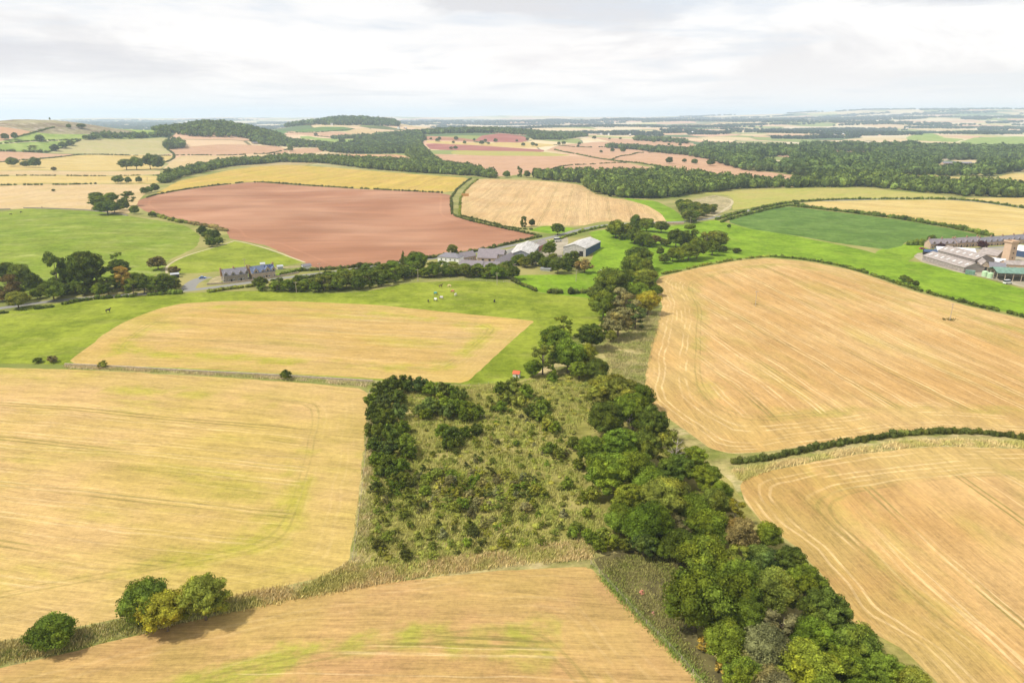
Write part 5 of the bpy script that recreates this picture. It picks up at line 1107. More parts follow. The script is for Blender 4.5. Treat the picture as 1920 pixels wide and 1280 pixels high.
def gable(name, label, p1, p2, dep, wh, rh, wall, roof, axis='x', hip=0.0, cat='building', windows=(), chim=(), door=(), sky=0, gwall=None, openfront=False, over=.35, dormers=(), group=None, shift=(0, 0)):
    a, b = np.array(G(*p1)), np.array(G(*p2)); W = np.linalg.norm(b - a); rz = math.atan2(b[1] - a[1], b[0] - a[0]); c = (a + b) / 2
    d = np.array([math.cos(rz), math.sin(rz)]); n = np.array([-d[1], d[0]])
    z0 = min(hz1(*(c + d * sx * W / 2 + n * sy * dep)) for sx in (-1, 1) for sy in (0, 1))
    root = empty(name, (c[0], c[1], z0), rz, label=label, cat=cat, group=group)
    hw = W / 2; m = MB()
    # wall shell with gable ends : closed solid
    if openfront:
        m.box(-hw, hw, dep - .25, dep, -.5, wh)
        for sx in (-1, 1):
            for k in range(3): y = .2 + (dep - .9) * k / 3; q = MB(); q.box(sx * hw - .15, sx * hw + .15, y - .15, y + .15, -.5, wh); q.build('post', B[wall], root)
        for k in range(1, 6): x = -hw + W * k / 6; q = MB(); q.box(x - .15, x + .15, 0, .3, -.5, wh); q.build('post', B[wall], root)
        m.build('back_wall', B[wall], root)
    else:
        B_ = -1.2
        if axis == 'x' and not hip:
            m.add([(-hw, 0, B_), (hw, 0, B_), (hw, dep, B_), (-hw, dep, B_), (-hw, 0, wh), (hw, 0, wh), (hw, dep, wh), (-hw, dep, wh), (-hw, dep / 2, wh + rh), (hw, dep / 2, wh + rh)],
                  [(0, 1, 5, 4), (2, 3, 7, 6), (1, 2, 6, 5), (3, 0, 4, 7), (0, 3, 2, 1), (4, 5, 9, 8), (6, 7, 8, 9)], [(5, 6, 9), (7, 4, 8)])
        elif not hip:
            m.add([(-hw, 0, B_), (hw, 0, B_), (hw, dep, B_), (-hw, dep, B_), (-hw, 0, wh), (hw, 0, wh), (hw, dep, wh), (-hw, dep, wh), (0, 0, wh + rh), (0, dep, wh + rh)],
                  [(0, 1, 5, 4), (2, 3, 7, 6), (1, 2, 6, 5), (3, 0, 4, 7), (0, 3, 2, 1), (5, 6, 9, 8), (7, 4, 8, 9)], [(4, 5, 8), (6, 7, 9)])
        else: m.box(-hw, hw, 0, dep, B_, wh)
        m.build('wall', B[wall], root)
    # roof : slab with thickness and overhang
    o = over; t = .16; r = MB(); e = .06
    if hip:
        hx = hw - hip; V = [(-hw - o, -o, wh), (hw + o, -o, wh), (hw + o, dep + o, wh), (-hw - o, dep + o, wh), (-hx, dep / 2, wh + rh), (hx, dep / 2, wh + rh)]
        r.add([(x, y, z + e + t) for x, y, z in V] + [(x, y, z + e) for x, y, z in V[:4]], [(0, 1, 5, 4), (2, 3, 4, 5), (6, 7, 1, 0), (7, 8, 2, 1), (8, 9, 3, 2), (9, 6, 0, 3), (9, 8, 7, 6)], [(1, 2, 5), (3, 0, 4)])
    else:
        s = rh / (dep / 2 if axis == 'x' else hw)
        for sg in (-1, 1):
            if axis == 'x':
                y0 = dep / 2 + sg * (dep / 2 + o); zz = wh - o * s + e; V = [(-hw - o, y0, zz), (hw + o, y0, zz), (hw + o, dep / 2, wh + rh + e), (-hw - o, dep / 2, wh + rh + e)]
            else:
                x0 = sg * (hw + o); zz = wh - o * s + e; V = [(x0, -o, zz), (x0, dep + o, zz), (0, dep + o, wh + rh + e), (0, -o, wh + rh + e)]
            V = V + [(x, y, z + t) for x, y, z in V]; Q = [(0, 1, 2, 3), (7, 6, 5, 4), (0, 4, 5, 1), (1, 5, 6, 2), (2, 6, 7, 3), (3, 7, 4, 0)]
            r.add(V, Q)
    ro = r.build('roof', B[roof], root)
    for (cx, cy, ch) in chim:
        k = MB(); k.box(cx - .5, cx + .5, cy - .38, cy + .38, wh * .8, wh + rh + ch); k.box(cx - .56, cx + .56, cy - .44, cy + .44, wh + rh + ch, wh + rh + ch + .14)
        for q in (-.25, .25): k.tube([(cx + q, cy, wh + rh + ch + .14), (cx + q, cy, wh + rh + ch + .6)], .12, 6)
        k.build('chimney', B['pot' if wall != 'white' else 'stone'], ro)
    for (x, z, w_, h_) in windows:
        f = MB(); f.box(x - w_ / 2, x + w_ / 2, -.07, .05, z, z + h_); fo = f.build('window', B['frame'], root)
        g = MB()
        for sx in (-1, 1): xx = x + sx * w_ / 4; g.box(xx - w_ / 4 + .07, xx + w_ / 4 - .05, -.10, -.02, z + .09, z + h_ - .09)
        g.build('pane', B['glass'], fo)
    for (x, w_, h_) in door:
        f = MB(); f.box(x - w_ / 2, x + w_ / 2, -.09, .05, -.2, h_); f.build('door', B['dark'], root)
    if sky:
        f = MB(); s = rh / (dep / 2)
        for k in range(sky):
            x = -hw + W * (k + .5) / sky; y0, y1 = dep * .17, dep * .33; za, zb = wh + y0 * s, wh + y1 * s
            V = [(x - .6, y0, za + .24), (x + .6, y0, za + .24), (x + .6, y1, zb + .24), (x - .6, y1, zb + .24)]; V += [(a_, b_, c_ + .06) for a_, b_, c_ in V]
            f.add(V, [(3, 2, 1, 0), (4, 5, 6, 7), (0, 1, 5, 4), (1, 2, 6, 5), (2, 3, 7, 6), (3, 0, 4, 7)])
        f.build('roof_lights', B['whitesheet'], root)
    for (x, w_, gh) in dormers:    # small front gables breaking the eaves
        dm = MB(); h2 = w_ / 2; dd = min(dep / 2 * (gh / max(rh, .1)) + 1.0, dep / 2)
        dm.add([(x - h2, -.05, wh - .4), (x + h2, -.05, wh - .4), (x + h2, dd, wh - .4), (x - h2, dd, wh - .4), (x - h2, -.05, wh + gh * .35), (x + h2, -.05, wh + gh * .35), (x + h2, dd, wh + gh * .35), (x - h2, dd, wh + gh * .35), (x, -.05, wh + gh), (x, dd, wh + gh)],
               [(0, 1, 5, 4), (1, 2, 6, 5), (3, 0, 4, 7), (5, 6, 9, 8), (7, 4, 8, 9)], [(4, 5, 8), (6, 7, 9)])
        do = dm.build('dormer', B[wall], root)
        dr = MB()
        for sg in (-1, 1):
            V = [(x + sg * (h2 + .2), -.25, wh + gh * .35 - .1), (x + sg * (h2 + .2), dd, wh + gh * .35 - .1), (x, dd, wh + gh + .05), (x, -.25, wh + gh + .05)]; V += [(p, q, z + .14) for p, q, z in V]
            dr.add(V, [(0, 1, 2, 3), (7, 6, 5, 4), (0, 4, 5, 1), (1, 5, 6, 2), (2, 6, 7, 3), (3, 7, 4, 0)])
        dr.build('dormer_roof', B[roof], do)
        f = MB(); f.box(x - .45, x + .45, -.12, 0, wh - .2, wh + gh * .45); f.build('dormer_window', B['glass'], do)
    return root
def wins(W, n, z, w_=1.0, h_=1.3, skip=()): return [(-W / 2 + W * (i + .5) / n, z, w_, h_) for i in range(n) if i not in skip]

gable('farmhouse', 'white farmhouse with grey hipped roof above the green tree belt', (821, 495.5), (860, 499), 8.5, 5.6, 2.6, 'white', 'slate', hip=4.2, cat='house', windows=wins(14, 4, 3.6) + wins(14, 4, .8, skip=(1,)), chim=[(0, 4.25, 1.0)], door=[(-1.75, 1.6, 2.3)])
gable('stone_cottage', 'dark stone cottage pair with grey slate roof, left of the blue roofed cottage', (421, 529.5), (466, 525), 8.5, 4.6, 3.4, 'darkstone', 'slate', cat='house', windows=wins(18, 6, .8), chim=[(-8, 4.2, .9), (0, 4.2, .9), (8.4, 4.2, .9)], door=[(-3, 1, 2), (3, 1, 2)], dormers=[(-6, 2.4, 2.1), (-1.6, 2.4, 2.1), (3.2, 2.4, 2.1), (7, 2.4, 2.1)])
c_ = gable('stone_cottage', 'tan stone cottage with blue slate roof and solar panels beside the road', (474, 524.5), (517, 519.5), 8.0, 4.6, 3.6, 'stone', 'blueslate', cat='house', windows=wins(17, 5, .8), chim=[(-7.6, 4, .9), (7.6, 4, .9)], door=[(1.6, 1, 2)], dormers=[(-4.8, 3.0, 2.9), (-.4, 2.2, 1.6), (2.8, 3.4, 3.2), (6.6, 2.6, 2.6)])
f = MB(); s_ = 3.6 / 4.0
for k in range(4):
    x = 1.6 + k * 1.5; V = [(x, 2.2, 4.6 + 2.2 * s_ + .3), (x + 1.2, 2.2, 4.6 + 2.2 * s_ + .3), (x + 1.2, 3.6, 4.6 + 3.6 * s_ + .3), (x, 3.6, 4.6 + 3.6 * s_ + .3)]; V += [(p, q, z + .06) for p, q, z in V]
    f.add(V, [(3, 2, 1, 0), (4, 5, 6, 7), (0, 1, 5, 4), (1, 2, 6, 5), (2, 3, 7, 6), (3, 0, 4, 7)])
f.build('solar_panels', B['solar'], c_)
# the old steading
gable('farm_range', 'long low stone range with purple slate roof nearest the tree belt', (863, 507), (904, 509.5), 7.5, 3.6, 3.2, 'stone', 'purple', cat='farm building', door=[(-6, 2, 2.4)], windows=wins(16, 4, 1.0))
gable('farm_range', 'red brick ended range with grey slate roof right of the long low range', (905, 509.5), (936, 510), 7.5, 3.6, 3.0, 'brick', 'purple', cat='farm building', windows=wins(12, 3, 1.1), door=[(4, 1.6, 2.2)])
gable('farm_range', 'stone gable with openings just right of the white farmhouse', (868, 492), (893, 488), 8, 3.6, 3.0, 'stone', 'purple', cat='farm building', windows=wins(10, 4, 1.2))
gable('farm_range', 'rear purple slate range of the steading nearest the red field', (896, 481.5), (944, 485), 7.5, 3.2, 3.0, 'darkstone', 'purple', cat='farm building', windows=wins(18, 5, 1.0))
gable('farm_range', 'inner purple slate range between the rear range and the farm court', (895, 490.5), (931, 492.5), 7.0, 3.4, 3.0, 'stone', 'purple', cat='farm building', door=[(-3, 1.6, 2.4), (2, 1.6, 2.4)])
gable('farm_range', 'slanting grey slate range between the brick range and the grey barn', (937, 505), (968, 490), 8, 3.2, 3.2, 'stone', 'purple', cat='farm building')
gable('barn', 'broad grey roofed barn with dark gable and white lower wall', (955, 489), (998, 491), 42, 5.0, 3.2, 'greywall', 'palesheet', axis='y', cat='barn', door=[(-3, 3, 3)])
gable('lean_to', 'low white walled lean-to in front of the grey roofed barn', (954, 493.5), (1000, 495), 4.5, 2.6, .7, 'white', 'whitesheet', cat='shed', windows=wins(16, 4, .8))
gable('barn', 'brick fronted stable range behind the grey roofed barn', (1003, 476), (1026, 462), 7, 4, 2.4, 'brick', 'fibre', cat='barn', windows=wins(16, 5, 1))
ls_ = gable('large_shed', 'large pale grey farm shed with a shallow gable and blue side wall', (1056, 478), (1098, 481.5), 36, 6.2, 2.8, 'palesheet', 'palesheet', axis='y', cat='farm shed', door=[(5.5, 3, 4)])
_hw = np.linalg.norm(np.array(G(1056, 478)) - np.array(G(1098, 481.5))) / 2
m = MB(); m.box(_hw + .01, _hw + .12, .1, 35.9, -.6, 5.7); m.build('side_cladding', B['navy'], ls_)
m = MB(); m.box(_hw * .2, _hw * .45, -.12, -.01, 0, 2.4); m.build('side_door', B['dark'], ls_)
g_ = gable('trailer', 'slanted pale blue trailer roof at the edge of the green paddock', (1031, 509), (1037, 505.5), 7, 1.5, .3, 'metal', 'metal', axis='y', cat='trailer')
# right hand farm
TL = [('left stone terrace of cottages with gabled dormers, next to the clipped hedge', (1744, 466.5), (1791, 464.5), 4), ('middle stone terrace of cottages between the two purple leaved trees', (1794, 464.5), (1838, 461.5), 4), ('right stone terrace of cottages reaching past the tower', (1841, 461.5), (1925, 456.5), 8)]
for lab, p1, p2, n_ in TL:
    Wt = np.linalg.norm(np.array(G(*p2)) - np.array(G(*p1)))
    gable('stone_terrace', lab, p1, p2, 7.5, 4.0, 3.2, 'pinkstone', 'slate' if n_ == 8 else 'purple', cat='terrace', windows=wins(Wt, n_ * 2, .8), door=[(-Wt / 2 + Wt * (i + .5) / n_ + 1.2, 1, 2.1) for i in range(n_)],
          chim=[(-Wt / 2 + Wt * i / n_ * 2 + .6, 3.75, 1.0) for i in range(n_ // 2)] + [(Wt / 2 - .6, 3.75, 1.0)], dormers=[(-Wt / 2 + Wt * (i + .5) / n_, 2.0, 1.9) for i in range(n_)])
gable('long_shed', 'long grey fibre roofed shed nearest the lush green strip', (1729, 487.5), (1806, 511), 15, 3.4, 3.0, 'fibre', 'fibre', cat='farm shed', sky=7)
gable('long_shed', 'taller grey shed with pale roof lights behind the long low shed', (1757, 480.5), (1826, 500), 15, 5.0, 3.2, 'tanwall', 'fibre', cat='farm shed', sky=6)
gable('low_shed', 'dark walled shed with white roof at the back left of the right farm', (1757, 478), (1829, 481), 14, 3.0, 2.4, 'greywall', 'whitesheet', cat='farm shed')
gable('low_shed', 'small dark shed at the left end of the right farm', (1732, 479), (1756, 480), 7, 3.0, 1.2, 'dark', 'navy', cat='shed')
gable('stone_barn', 'brown roofed stone barn left of the tower', (1832, 483), (1868, 489), 12, 3.6, 3.4, 'stone', 'fibre', cat='barn')
gable('stone_barn', 'pale arched gable end barn in front of the tower', (1838, 508), (1853, 509), 14, 4.4, 2.6, 'stone', 'fibre', axis='y', cat='barn', door=[(0, 2.4, 3)])
gable('stone_barn', 'white roofed low barn just below the tower', (1852, 497), (1882, 500), 9, 3.0, 1.8, 'stone', 'whitesheet', cat='barn')
gable('stone_barn', 'grey slate barn between the arched gable and the green roofed shed', (1854, 511), (1884, 513), 9, 3.8, 2.6, 'render', 'slate', cat='barn', windows=wins(12, 3, 1.2))
gable('stone_barn', 'long tan stone range right of the tower base', (1884, 506), (1960, 508), 9, 3.8, 2.0, 'render', 'fibre', cat='barn', windows=wins(26, 6, 1.2))
gable('large_shed', 'navy walled shed with bright white roof at the right edge', (1893, 478), (1985, 494), 20, 4.6, 2.6, 'navy', 'whitesheet', cat='farm shed')
gable('open_shed', 'open sided shed with green roof at the right edge', (1868, 526), (1960, 530), 15, 5.2, 2.4, 'wood', 'greensheet', cat='open shed', openfront=True)
gable('container', 'dark green container below the long grey shed', (1809, 514), (1827, 516), 3, 2.5, .15, 'greensheet', 'greensheet', cat='container', over=.02)
# tower with a flared parapet
x, y = G(1889, 491); z = hz1(x, y); root = empty('water_tower', (x, y, z), .25, label='tall square tan tower with a flared parapet above the right farm', cat='tower')
m = MB(); w0, w1, h = 3.1, 2.75, 13.5
m.add([(-w0, -w0, -1), (w0, -w0, -1), (w0, w0, -1), (-w0, w0, -1), (-w1, -w1, h), (w1, -w1, h), (w1, w1, h), (-w1, w1, h)], [(0, 1, 5, 4), (1, 2, 6, 5), (2, 3, 7, 6), (3, 0, 4, 7), (0, 3, 2, 1), (4, 5, 6, 7)]); m.build('shaft', B['render'], root)
m = MB(); a, b = w1, w1 + .75
m.add([(-a, -a, h + .01), (a, -a, h + .01), (a, a, h + .01), (-a, a, h + .01), (-b, -b, h + 1.1), (b, -b, h + 1.1), (b, b, h + 1.1), (-b, b, h + 1.1)], [(0, 1, 5, 4), (1, 2, 6, 5), (2, 3, 7, 6), (3, 0, 4, 7), (0, 3, 2, 1), (4, 5, 6, 7)])
m.box(-b, b, -b, -b + .3, h + 1.1, h + 2.2); m.box(-b, b, b - .3, b, h + 1.1, h + 2.2); m.box(-b, -b + .3, -b + .3, b - .3, h + 1.1, h + 2.2); m.box(b - .3, b, -b + .3, b - .3, h + 1.1, h + 2.2); m.build('parapet', B['render'], root)
m = MB()
for zz in (3, 6.5, 10): m.box(-.35, .35, -w0 - .05, -w1 + .1, zz, zz + 1)
m.build('slit_openings', B['dark'], root)
for px, py, lab in ((1846, 518, 'left of the two pale green round tanks below the arched barn'), (1856, 521, 'right of the two pale green round tanks below the arched barn')):
    x, y = G(px, py); root = empty('tank', (x, y, hz1(x, y)), label=lab, cat='tank'); m = MB(); m.tube([(0, 0, -.2), (0, 0, 3.2)], 1.9, 20); m.build('body', B['tankgreen'], root)
    m = MB(); m.tube([(0, 0, 3.2), (0, 0, 3.5), (0, 0, 3.85)], [1.95, 1.3, .3], 20); m.build('lid', B['tankgreen'], root)
gable('hut', 'small white hut with red roof at the corner of the pasture', (961.5, 709), (973, 710), 2.6, 2.0, .8, 'white', 'redroof', cat='hut', door=[(.4, .7, 1.6)], over=.2)
gable('garden_shed', 'low pale roofed shed at the right end of the left roadside group', (321, 521), (336, 520), 4, 2.2, .6, 'dark', 'metal', cat='shed')
gable('garden_shed', 'small white shed behind the blue roofed cottage', (489, 501), (497, 500.5), 3, 2.2, .8, 'white', 'metal', cat='shed')
gable('glasshouse', 'small pale glasshouse right of the blue roofed cottage', (521, 505.5), (531, 504.5), 3, 2, .8, 'metal', 'metal', cat='greenhouse')
gable('garden_shed', 'small pale building at the corner where the red field meets the road', (569, 506), (584, 504), 4, 2.4, 1.2, 'white', 'slate', cat='shed')
gable('estate_house', 'long pink walled house among the estate wood trees', (1768, 313), (1822, 314), 14, 9, 3, 'pinkstone', 'slate', cat='house')
gable('lodge_house', 'small stone lodge at the foot of the domed hill', (475, 271), (484, 271), 8, 5, 3, 'stone', 'slate', cat='house')
gable('stone_bridge', 'low reddish stone parapet wall of the bridge in the lane', (1236, 420.5), (1282, 420), .6, 1.3, .2, 'pinkstone', 'pinkstone', cat='bridge', over=.05)
# far farmhouses, pale specks over the plain
FH = [(1285, 249), (1296, 251), (1306, 248), (1318, 252), (1330, 247), (1342, 251), (1352, 250), (1365, 248), (1215, 240), (1565, 256), (1580, 254), (1592, 258), (1540, 258), (1180, 256), (1125, 253), (1141, 254), (1092, 250), (620, 236), (748, 242), (760, 243), (1700, 241), (1750, 238), (1850, 222), (1870, 223), (217, 238), (245, 237), (270, 241), (1005, 247), (1040, 249), (925, 246)]
for i, (px, py) in enumerate(FH):
    gable('far_farmhouse', 'tiny pale farmhouse speck far out on the plain', (px, py), (px + 2.2 + i % 3, py), 12, 7 + i % 2 * 2, 4, ('white', 'stone', 'white')[i % 3], ('slate', 'whitesheet', 'purple')[i % 3], cat='farmhouse', group='pale farmhouses of the far plain')

# straw stack : square bales, each its own thing
x, y = G(867, 368); bm_ = MB(); bm_.box(-1.2, 1.2, -.6, .6, 0, 1.15)
for zz in (-.35, .35): bm_.box(-1.215, 1.215, zz - .03, zz + .03, -.01, 1.165)
bme = bm_.mesh('straw_bale', B['straw'])
for r_ in range(3):
    for k in range(4):
        for j in range(2):
            link('straw_bale', bme, None, (x + k * 2.46 + random.uniform(-.04, .04), y + j * 1.25, hz1(x, y) + r_ * 1.18), label='big orange square bale in the stack beside the grass track', cat='straw bale', group='straw bales stacked beside the track')

# ---------------------------------------------------------------- vehicles
def car(px, py, rz, col, label, van=False, scale=1.0):
    x, y = G(px, py); m0 = mat('car_paint', col, .3, .5); root = empty('van' if van else 'car', (x, y, hz1(x, y)), rz, label=label, cat='van' if van else 'car'); root.scale = (scale,) * 3
    h1, h2 = (1.25, 2.2) if van else (.88, 1.42); x0, x1, t0, t1 = (-2.3, 1.2, -2.25, .9) if van else (-1.5, .9, -1.15, .35)
    b = MB(); P = [(-2.15, .3), (2.15, .3), (2.2, .62), (2.0, .80), (.95, h1), (-2.1, h1), (-2.2, .6)]; n = len(P)
    V = [(p, -.88, z) for p, z in P] + [(p, .88, z) for p, z in P]; b.add(V, [(i, (i + 1) % n, n + (i + 1) % n, n + i) for i in range(n)], [(0, k + 1, k) for k in range(1, n - 1)] + [(n, n + k, n + k + 1) for k in range(1, n - 1)]); b.build('body', m0, root)
    c = MB(); c.add([(x0, -.80, h1), (x1, -.80, h1), (x1, .80, h1), (x0, .80, h1), (t0, -.66, h2), (t1, -.66, h2), (t1, .66, h2), (t0, .66, h2)], [(0, 1, 5, 4), (1, 2, 6, 5), (2, 3, 7, 6), (3, 0, 4, 7)]); c.build('windows', B['glass'], root)
    r = MB(); r.box(t0 - .02, t1 + .02, -.68, .68, h2, h2 + .05); r.build('roof_panel', m0, root)
    for sx in (-1.35, 1.35):
        for sy in (-.80, .80):
            w_ = MB(); w_.tube([(sx, sy - .11, .32), (sx, sy + .11, .32)], .33, 12); w_.build('wheel', B['rubber'], root)
car(380, 522, .25, (.12, .22, .50), 'blue car parked on the driveway left of the cottages')
car(1729, 467, .1, (.45, .03, .05), 'red car at the end of the clipped hedge by the stone terrace')
car(1779, 468.5, .1, (.72, .72, .72), 'white car in front of the left stone terrace')
car(1790, 468.5, .1, (.05, .05, .06), 'black car right of the white car by the left stone terrace')
car(1800, 468, .1, (.25, .27, .30), 'grey car in front of the middle stone terrace')
car(1037, 463.5, 1.0, (.75, .75, .75), 'front white car in the yard beside the large pale shed')
car(1040, 460, 1.0, (.70, .70, .72), 'rear white car in the yard beside the large pale shed')
car(1889, 532, .2, (.72, .72, .70), 'white van parked in front of the green roofed shed', True, 1.2)
car(1046, 453, .5, (.74, .72, .68), 'pale van at the top of the yard above the large pale shed', True, 1.5)

# ---------------------------------------------------------------- poles
def pole(px, py, h, label, wire=True):
    x, y = G(px, py); root = empty('utility_pole', (x, y, hz1(x, y)), label=label, cat='utility pole'); m = MB(); m.tube([(0, 0, -.3), (0, 0, h)], [.17, .11], 8); m.build('shaft', B['wood'], root)
    m = MB(); m.box(-1.1, 1.1, -.07, .07, h - .75, h - .6); m.build('crossarm', B['wood'], root)
    for k in (-.95, 0, .95): m = MB(); m.tube([(k, 0, h - .6), (k, 0, h - .38)], .06, 6); m.build('insulator', B['frame'], root)
for px, py, h, lab in ((1416, 574, 9, 'wooden pole on the left dark weed patch in the big right stubble'), (1781, 600, 9, 'wooden pole on the right dark weed patch in the big right stubble'), (1080, 528, 8, 'pole standing in the paddock below the large pale shed'),
                       (1058, 441, 7, 'pole beside the road above the large pale shed'), (1294, 420, 7, 'pole beside the lane near the dry slope'), (600, 512, 7, 'pole beside the road at the corner of the red field'), (932, 534, 8, 'pole at the right end of the farm tree belt'),
                       (556, 549, 7, 'pole in front of the road belt below the cottages'), (460, 506, 8, 'pole rising between the two stone cottages'), (784, 527, 8, 'pole at the left end of the farm tree belt')): pole(px, py, h, lab)
for cx, cy, w_, lab in ((1411, 571, 20, 'left dark weed patch in the big right stubble'), (1779, 599, 28, 'right dark weed patch in the big right stubble')):
    x, y = G(cx, cy); W = w_ * depth(x, y) / FPX; t_ = np.linspace(0, 6.28, 14)[:-1]
    o = tufts('weed_patch', np.stack([x + W * .5 * np.cos(t_), y + W * .28 * np.sin(t_)], 1), 2.2, .6, (.17, .13, .06), lab, world=True, spread=.5, wd=.09)

# ---------------------------------------------------------------- grazing animals : one skinned body each
def quadruped(name, L, Hh, neck, coat, leg=.05, head=.14, graze=True):
    """body length L, shoulder height Hh"""
    me = bpy.data.meshes.new(name); b = L / 2
    V = [(0, 0, Hh * .80), (b * .85, 0, Hh * .84), (-b * .9, 0, Hh * .86)]; Ra = [.23 * Hh, .21 * Hh, .20 * Hh]; E = [(0, 1), (0, 2)]
    nz = [(b * 1.15, Hh * .80), (b * 1.45, Hh * .50), (b * 1.62, Hh * .22), (b * 1.85, Hh * .08)] if graze else [(b * 1.15, Hh * 1.02), (b * 1.35, Hh * 1.28), (b * 1.5, Hh * 1.40), (b * 1.9, Hh * 1.25)]
    pr = 1
    for (x, z), r in zip(nz, (.15 * Hh, .095 * Hh, .09 * Hh, .05 * Hh)): V.append((x, 0, z)); Ra.append(r); E.append((pr, len(V) - 1)); pr = len(V) - 1
    V.append((-b * 1.1, 0, Hh * .80)); Ra.append(.04 * Hh); E.append((2, len(V) - 1)); V.append((-b * 1.2, 0, Hh * .42)); Ra.append(.045 * Hh); E.append((len(V) - 2, len(V) - 1))
    for root_, sx, fr in ((1, b * .80, 1), (2, -b * .85, 0)):
        for sy in (-1, 1):
            pts = [(sx, sy * .13 * Hh, Hh * .58), (sx + (.02 if fr else .06) * Hh, sy * .13 * Hh, Hh * .40), (sx + (.0 if fr else -.05) * Hh, sy * .13 * Hh, Hh * .24), (sx, sy * .13 * Hh, .0)]; pr = root_
            for p, r in zip(pts, (.11 * Hh, .07 * Hh, leg * Hh, leg * Hh)): V.append(p); Ra.append(r); E.append((pr, len(V) - 1)); pr = len(V) - 1
    me.from_pydata(V, E, []); o = bpy.data.objects.new(name, me); COL.objects.link(o)
    md_ = o.modifiers.new('skin', 'SKIN'); o.modifiers.new('sub', 'SUBSURF').levels = 1
    for i, r in enumerate(Ra): me.skin_vertices[0].data[i].radius = (r, r)
    me.skin_vertices[0].data[0].use_root = True
    bpy.context.view_layer.update(); dg = bpy.context.evaluated_depsgraph_get(); out = bpy.data.meshes.new_from_object(o.evaluated_get(dg)); bpy.data.objects.remove(o); out.materials.clear(); return out
HORSE = [quadruped('horse', 1.5, 1.5, 1, None), quadruped('horse', 1.5, 1.5, 1, None, graze=False)]; SHEEP = quadruped('sheep', .95, .72, 1, None, leg=.05); COW = quadruped('cow', 1.6, 1.35, 1, None)
def animal(name, me, px, py, rz, col, lab, cat, rug=None, group=None, s=1.0):
    x, y = G(px, py); m2 = me.copy(); m2.materials.append(mat('coat', rough_col(col, .12, 2), .8)); o = link(name, m2, None, (x, y, hz1(x, y)), label=lab, cat=cat, group=group); o.rotation_euler = (0, 0, rz); o.scale = (s,) * 3
    if rug:
        r = MB(); N = 9; A = [(-.80 + 1.5 * i / 5) for i in range(6)]; V = []
        for a_ in A:
            for k in range(N): t_ = -.35 + (math.pi + .7) * k / (N - 1); V.append((a_, .40 * math.cos(t_), 1.20 + .42 * math.sin(t_) - (.25 if k in (0, N - 1) else 0)))
        V += [(p, q * 1.05, z + .03) for p, q, z in V]; n = 6 * N
        Q = [(i * N + k, i * N + k + 1, (i + 1) * N + k + 1, (i + 1) * N + k) for i in range(5) for k in range(N - 1)]; Q += [(n + d_, n + c_, n + b_, n + a_) for a_, b_, c_, d_ in Q]
        r.add(V, Q); r.build('rug', mat('rug', rug, .9), o)
    return o
HS = [(826, 539, .3, (.10, .06, .04), None, 'dark brown horse standing with raised head at the top of the horse pasture', 1), (843, 538.5, 3.0, (.62, .48, .26), None, 'pale tan horse grazing at the top of the horse pasture', 0), (849, 549, 2.9, (.35, .17, .08), (.42, .16, .12), 'chestnut horse in a reddish rug', 0),
      (816.5, 553, .2, (.14, .10, .08), (.10, .34, .33), 'horse in a teal green rug', 0), (854, 555, 1.1, (.65, .62, .52), None, 'cream horse right of the chestnut horse', 0), (828, 561, 3.0, (.22, .17, .15), (.55, .50, .55), 'dark horse in a pale lilac rug', 0),
      (817, 564.5, 2.7, (.16, .12, .10), (.70, .70, .66), 'dark horse in a white rug', 0), (803, 567, 1.7, (.05, .035, .03), None, 'black horse at the lower left of the herd', 0), (927, 567, 1.4, (.045, .035, .03), None, 'lone black horse at the right of the horse pasture', 0)]
for px, py, rz, col, rug, lab, k in HS: animal('horse', HORSE[k], px, py, rz, col, lab, 'horse', rug, s=1.15)
animal('horse', HORSE[1], 203, 586, .4, (.045, .035, .03), 'black horse standing alone in the left pasture', 'horse', s=1.3)
for px, py in ((1139, 506), (1143, 505), (1146, 507), (1127, 508), (1198, 467), (1203, 466.5), (1183, 471), (1149, 512), (1124, 510), (1196, 469)): animal('sheep', SHEEP, px, py, random.uniform(0, 6), (.66, .64, .56), 'tiny white sheep grazing in the green valley', 'sheep', None, 'sheep grazing in the valley', 1.3)
for px, py, lab in ((20, 403, 'dark cow nearest the left edge on the hill pasture'), (40, 399, 'dark cow second from the left edge on the hill pasture'), (79, 390, 'dark cow by the top wall of the hill pasture'), (1123, 513, 'dark cow in the green valley below the pale shed'), (1115, 526, 'dark cow left of the stream clump'), (100, 357, 'dark round bush like cow in the pale stubble at the left')):
    if 'bush' in lab: T(px, py, 6, 'tiny dark bush alone in the pale left stubble', 'deep', .8, 'bush', name='bush', cat='bush', parts=False)
    else: animal('cow', COW, px, py, random.uniform(0, 6), (.06, .045, .035), lab, 'cow', s=1.2)
# dry stone walls
def wall_line(px, h, label, m='stone'):
    P = densify(smooth_line([np.array(G(*p)) for p in px], 1), False, 0); b = MB(); V = []
    for i, p in enumerate(P):
        d = P[min(i + 1, len(P) - 1)] - P[max(i - 1, 0)]; d = d / np.linalg.norm(d); n_ = np.array([-d[1], d[0]]) * .3; z = hz1(*p)
        V += [(p[0] - n_[0], p[1] - n_[1], z - .3), (p[0] + n_[0], p[1] + n_[1], z - .3), (p[0] + n_[0] * .7, p[1] + n_[1] * .7, z + h), (p[0] - n_[0] * .7, p[1] - n_[1] * .7, z + h)]
    k = len(P); b.add(V, [(4 * i + j, 4 * (i + 1) + j, 4 * (i + 1) + (j + 1) % 4, 4 * i + (j + 1) % 4) for i in range(k - 1) for j in range(4)] + [(0, 1, 2, 3), (4 * k - 1, 4 * k - 2, 4 * k - 3, 4 * k - 4)])
    b.build('stone_wall', B[m], None, label=label, cat='stone wall')
wall_line([(44, 390.5), (100, 392), (180, 395.5), (240, 405)], 1.2, 'dark stone wall along the top of the hill pasture', 'darkstone')
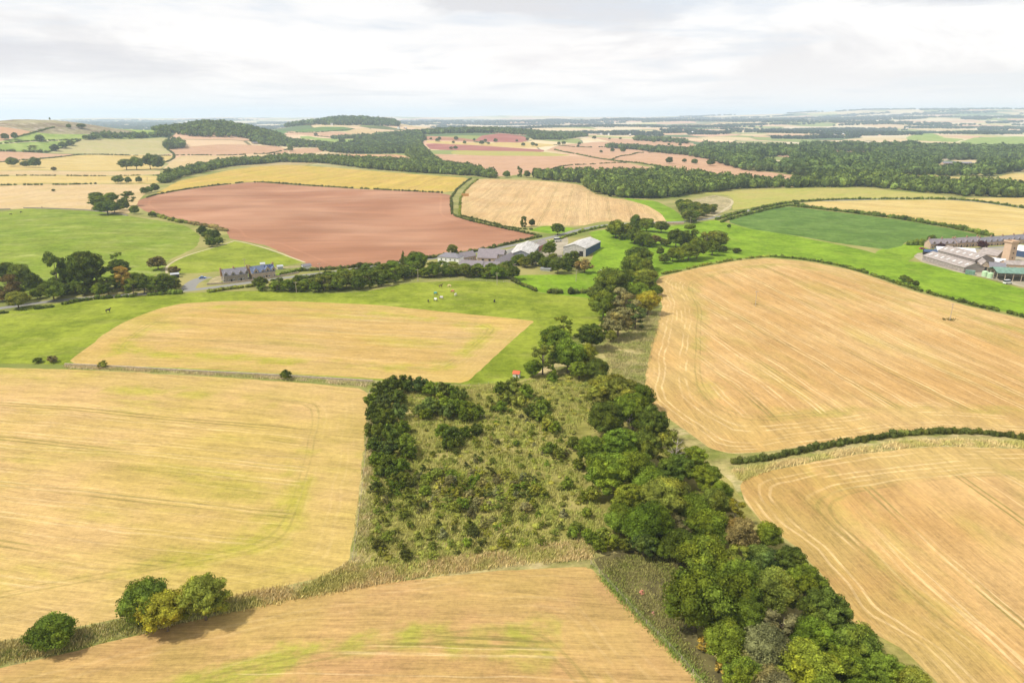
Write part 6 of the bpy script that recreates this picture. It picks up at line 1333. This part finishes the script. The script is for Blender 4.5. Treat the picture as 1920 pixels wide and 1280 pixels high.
wall_line([(-60, 394), (20, 393)], 1.2, 'short stone wall stub at the left of the hill pasture', 'darkstone')
wall_line([(122, 684.5), (350, 697), (550, 707), (700, 716)], .9, 'low stone wall between the middle and lower left stubble fields', 'stone')
wall_line([(388, 534), (440, 531), (530, 518), (560, 512)], 1.0, 'low stone wall along the road before the cottages', 'stone')

# post and wire fences
def fence(px, label, step=3.4, h=1.15):
    P = densify([np.array(G(*p)) for p in px], False, 0); seg = np.linalg.norm(np.diff(P, axis=0), axis=1); S = np.concatenate([[0], np.cumsum(seg)]); n = min(int(S[-1] / step), 95)
    q = np.stack([np.interp(np.linspace(0, S[-1], n), S, P[:, k]) for k in (0, 1)], 1); z = H(q[:, 0], q[:, 1]); x0, y0, z0 = q[0][0], q[0][1], z[0]
    root = empty('fence', (x0, y0, z0), label=label, cat='fence'); pm = MB(); pm.tube([(0, 0, -.3), (0, 0, h)], .07, 5); me = pm.mesh('post', B['wood'])
    for a, b in zip(q, z):
        o = link('post', me, root, (a[0] - x0, a[1] - y0, b - z0))
    wb = MB()
    for k in (.45, .8, 1.08): wb.tube([(a[0] - x0, a[1] - y0, b - z0 + k) for a, b in zip(q, z)], .012, 3)
    wb.build('wire', B['wood'], root)
fence([(693, 735), (690, 800), (681, 900), (669, 1000), (661, 1050)], 'post and wire fence between the left stubble field and the rough plot')
fence([(702, 717), (800, 720), (875, 724), (985, 714)], 'post and wire fence along the top of the rough plot')
fence([(1108, 1058), (1153, 1106), (1208, 1166), (1268, 1226), (1322, 1290)], 'post and wire fence between the bottom field and the dark ground')
fence([(760, 529), (860, 524.5), (955, 530)], 'post and wire fence at the foot of the farm tree belt')
# ---------------------------------------------------------------- haze : one closed box of thin even air
hm = bpy.data.materials.new('haze'); hm.use_nodes = True; t = NT(hm.node_tree); t.n.clear()
o_ = t.n.new('ShaderNodeOutputMaterial'); pv = t.n.new('ShaderNodeVolumePrincipled')
pv.inputs['Color'].default_value = (.64, .80, 1, 1); pv.inputs['Density'].default_value = 8.5e-5; pv.inputs['Anisotropy'].default_value = 0.1
t.l.new(pv.outputs[0], o_.inputs['Volume'])
mb = MB(); mb.box(-27000, 27000, -27000, 27000, -60, 330); mb.build('haze', hm, kind='stuff')
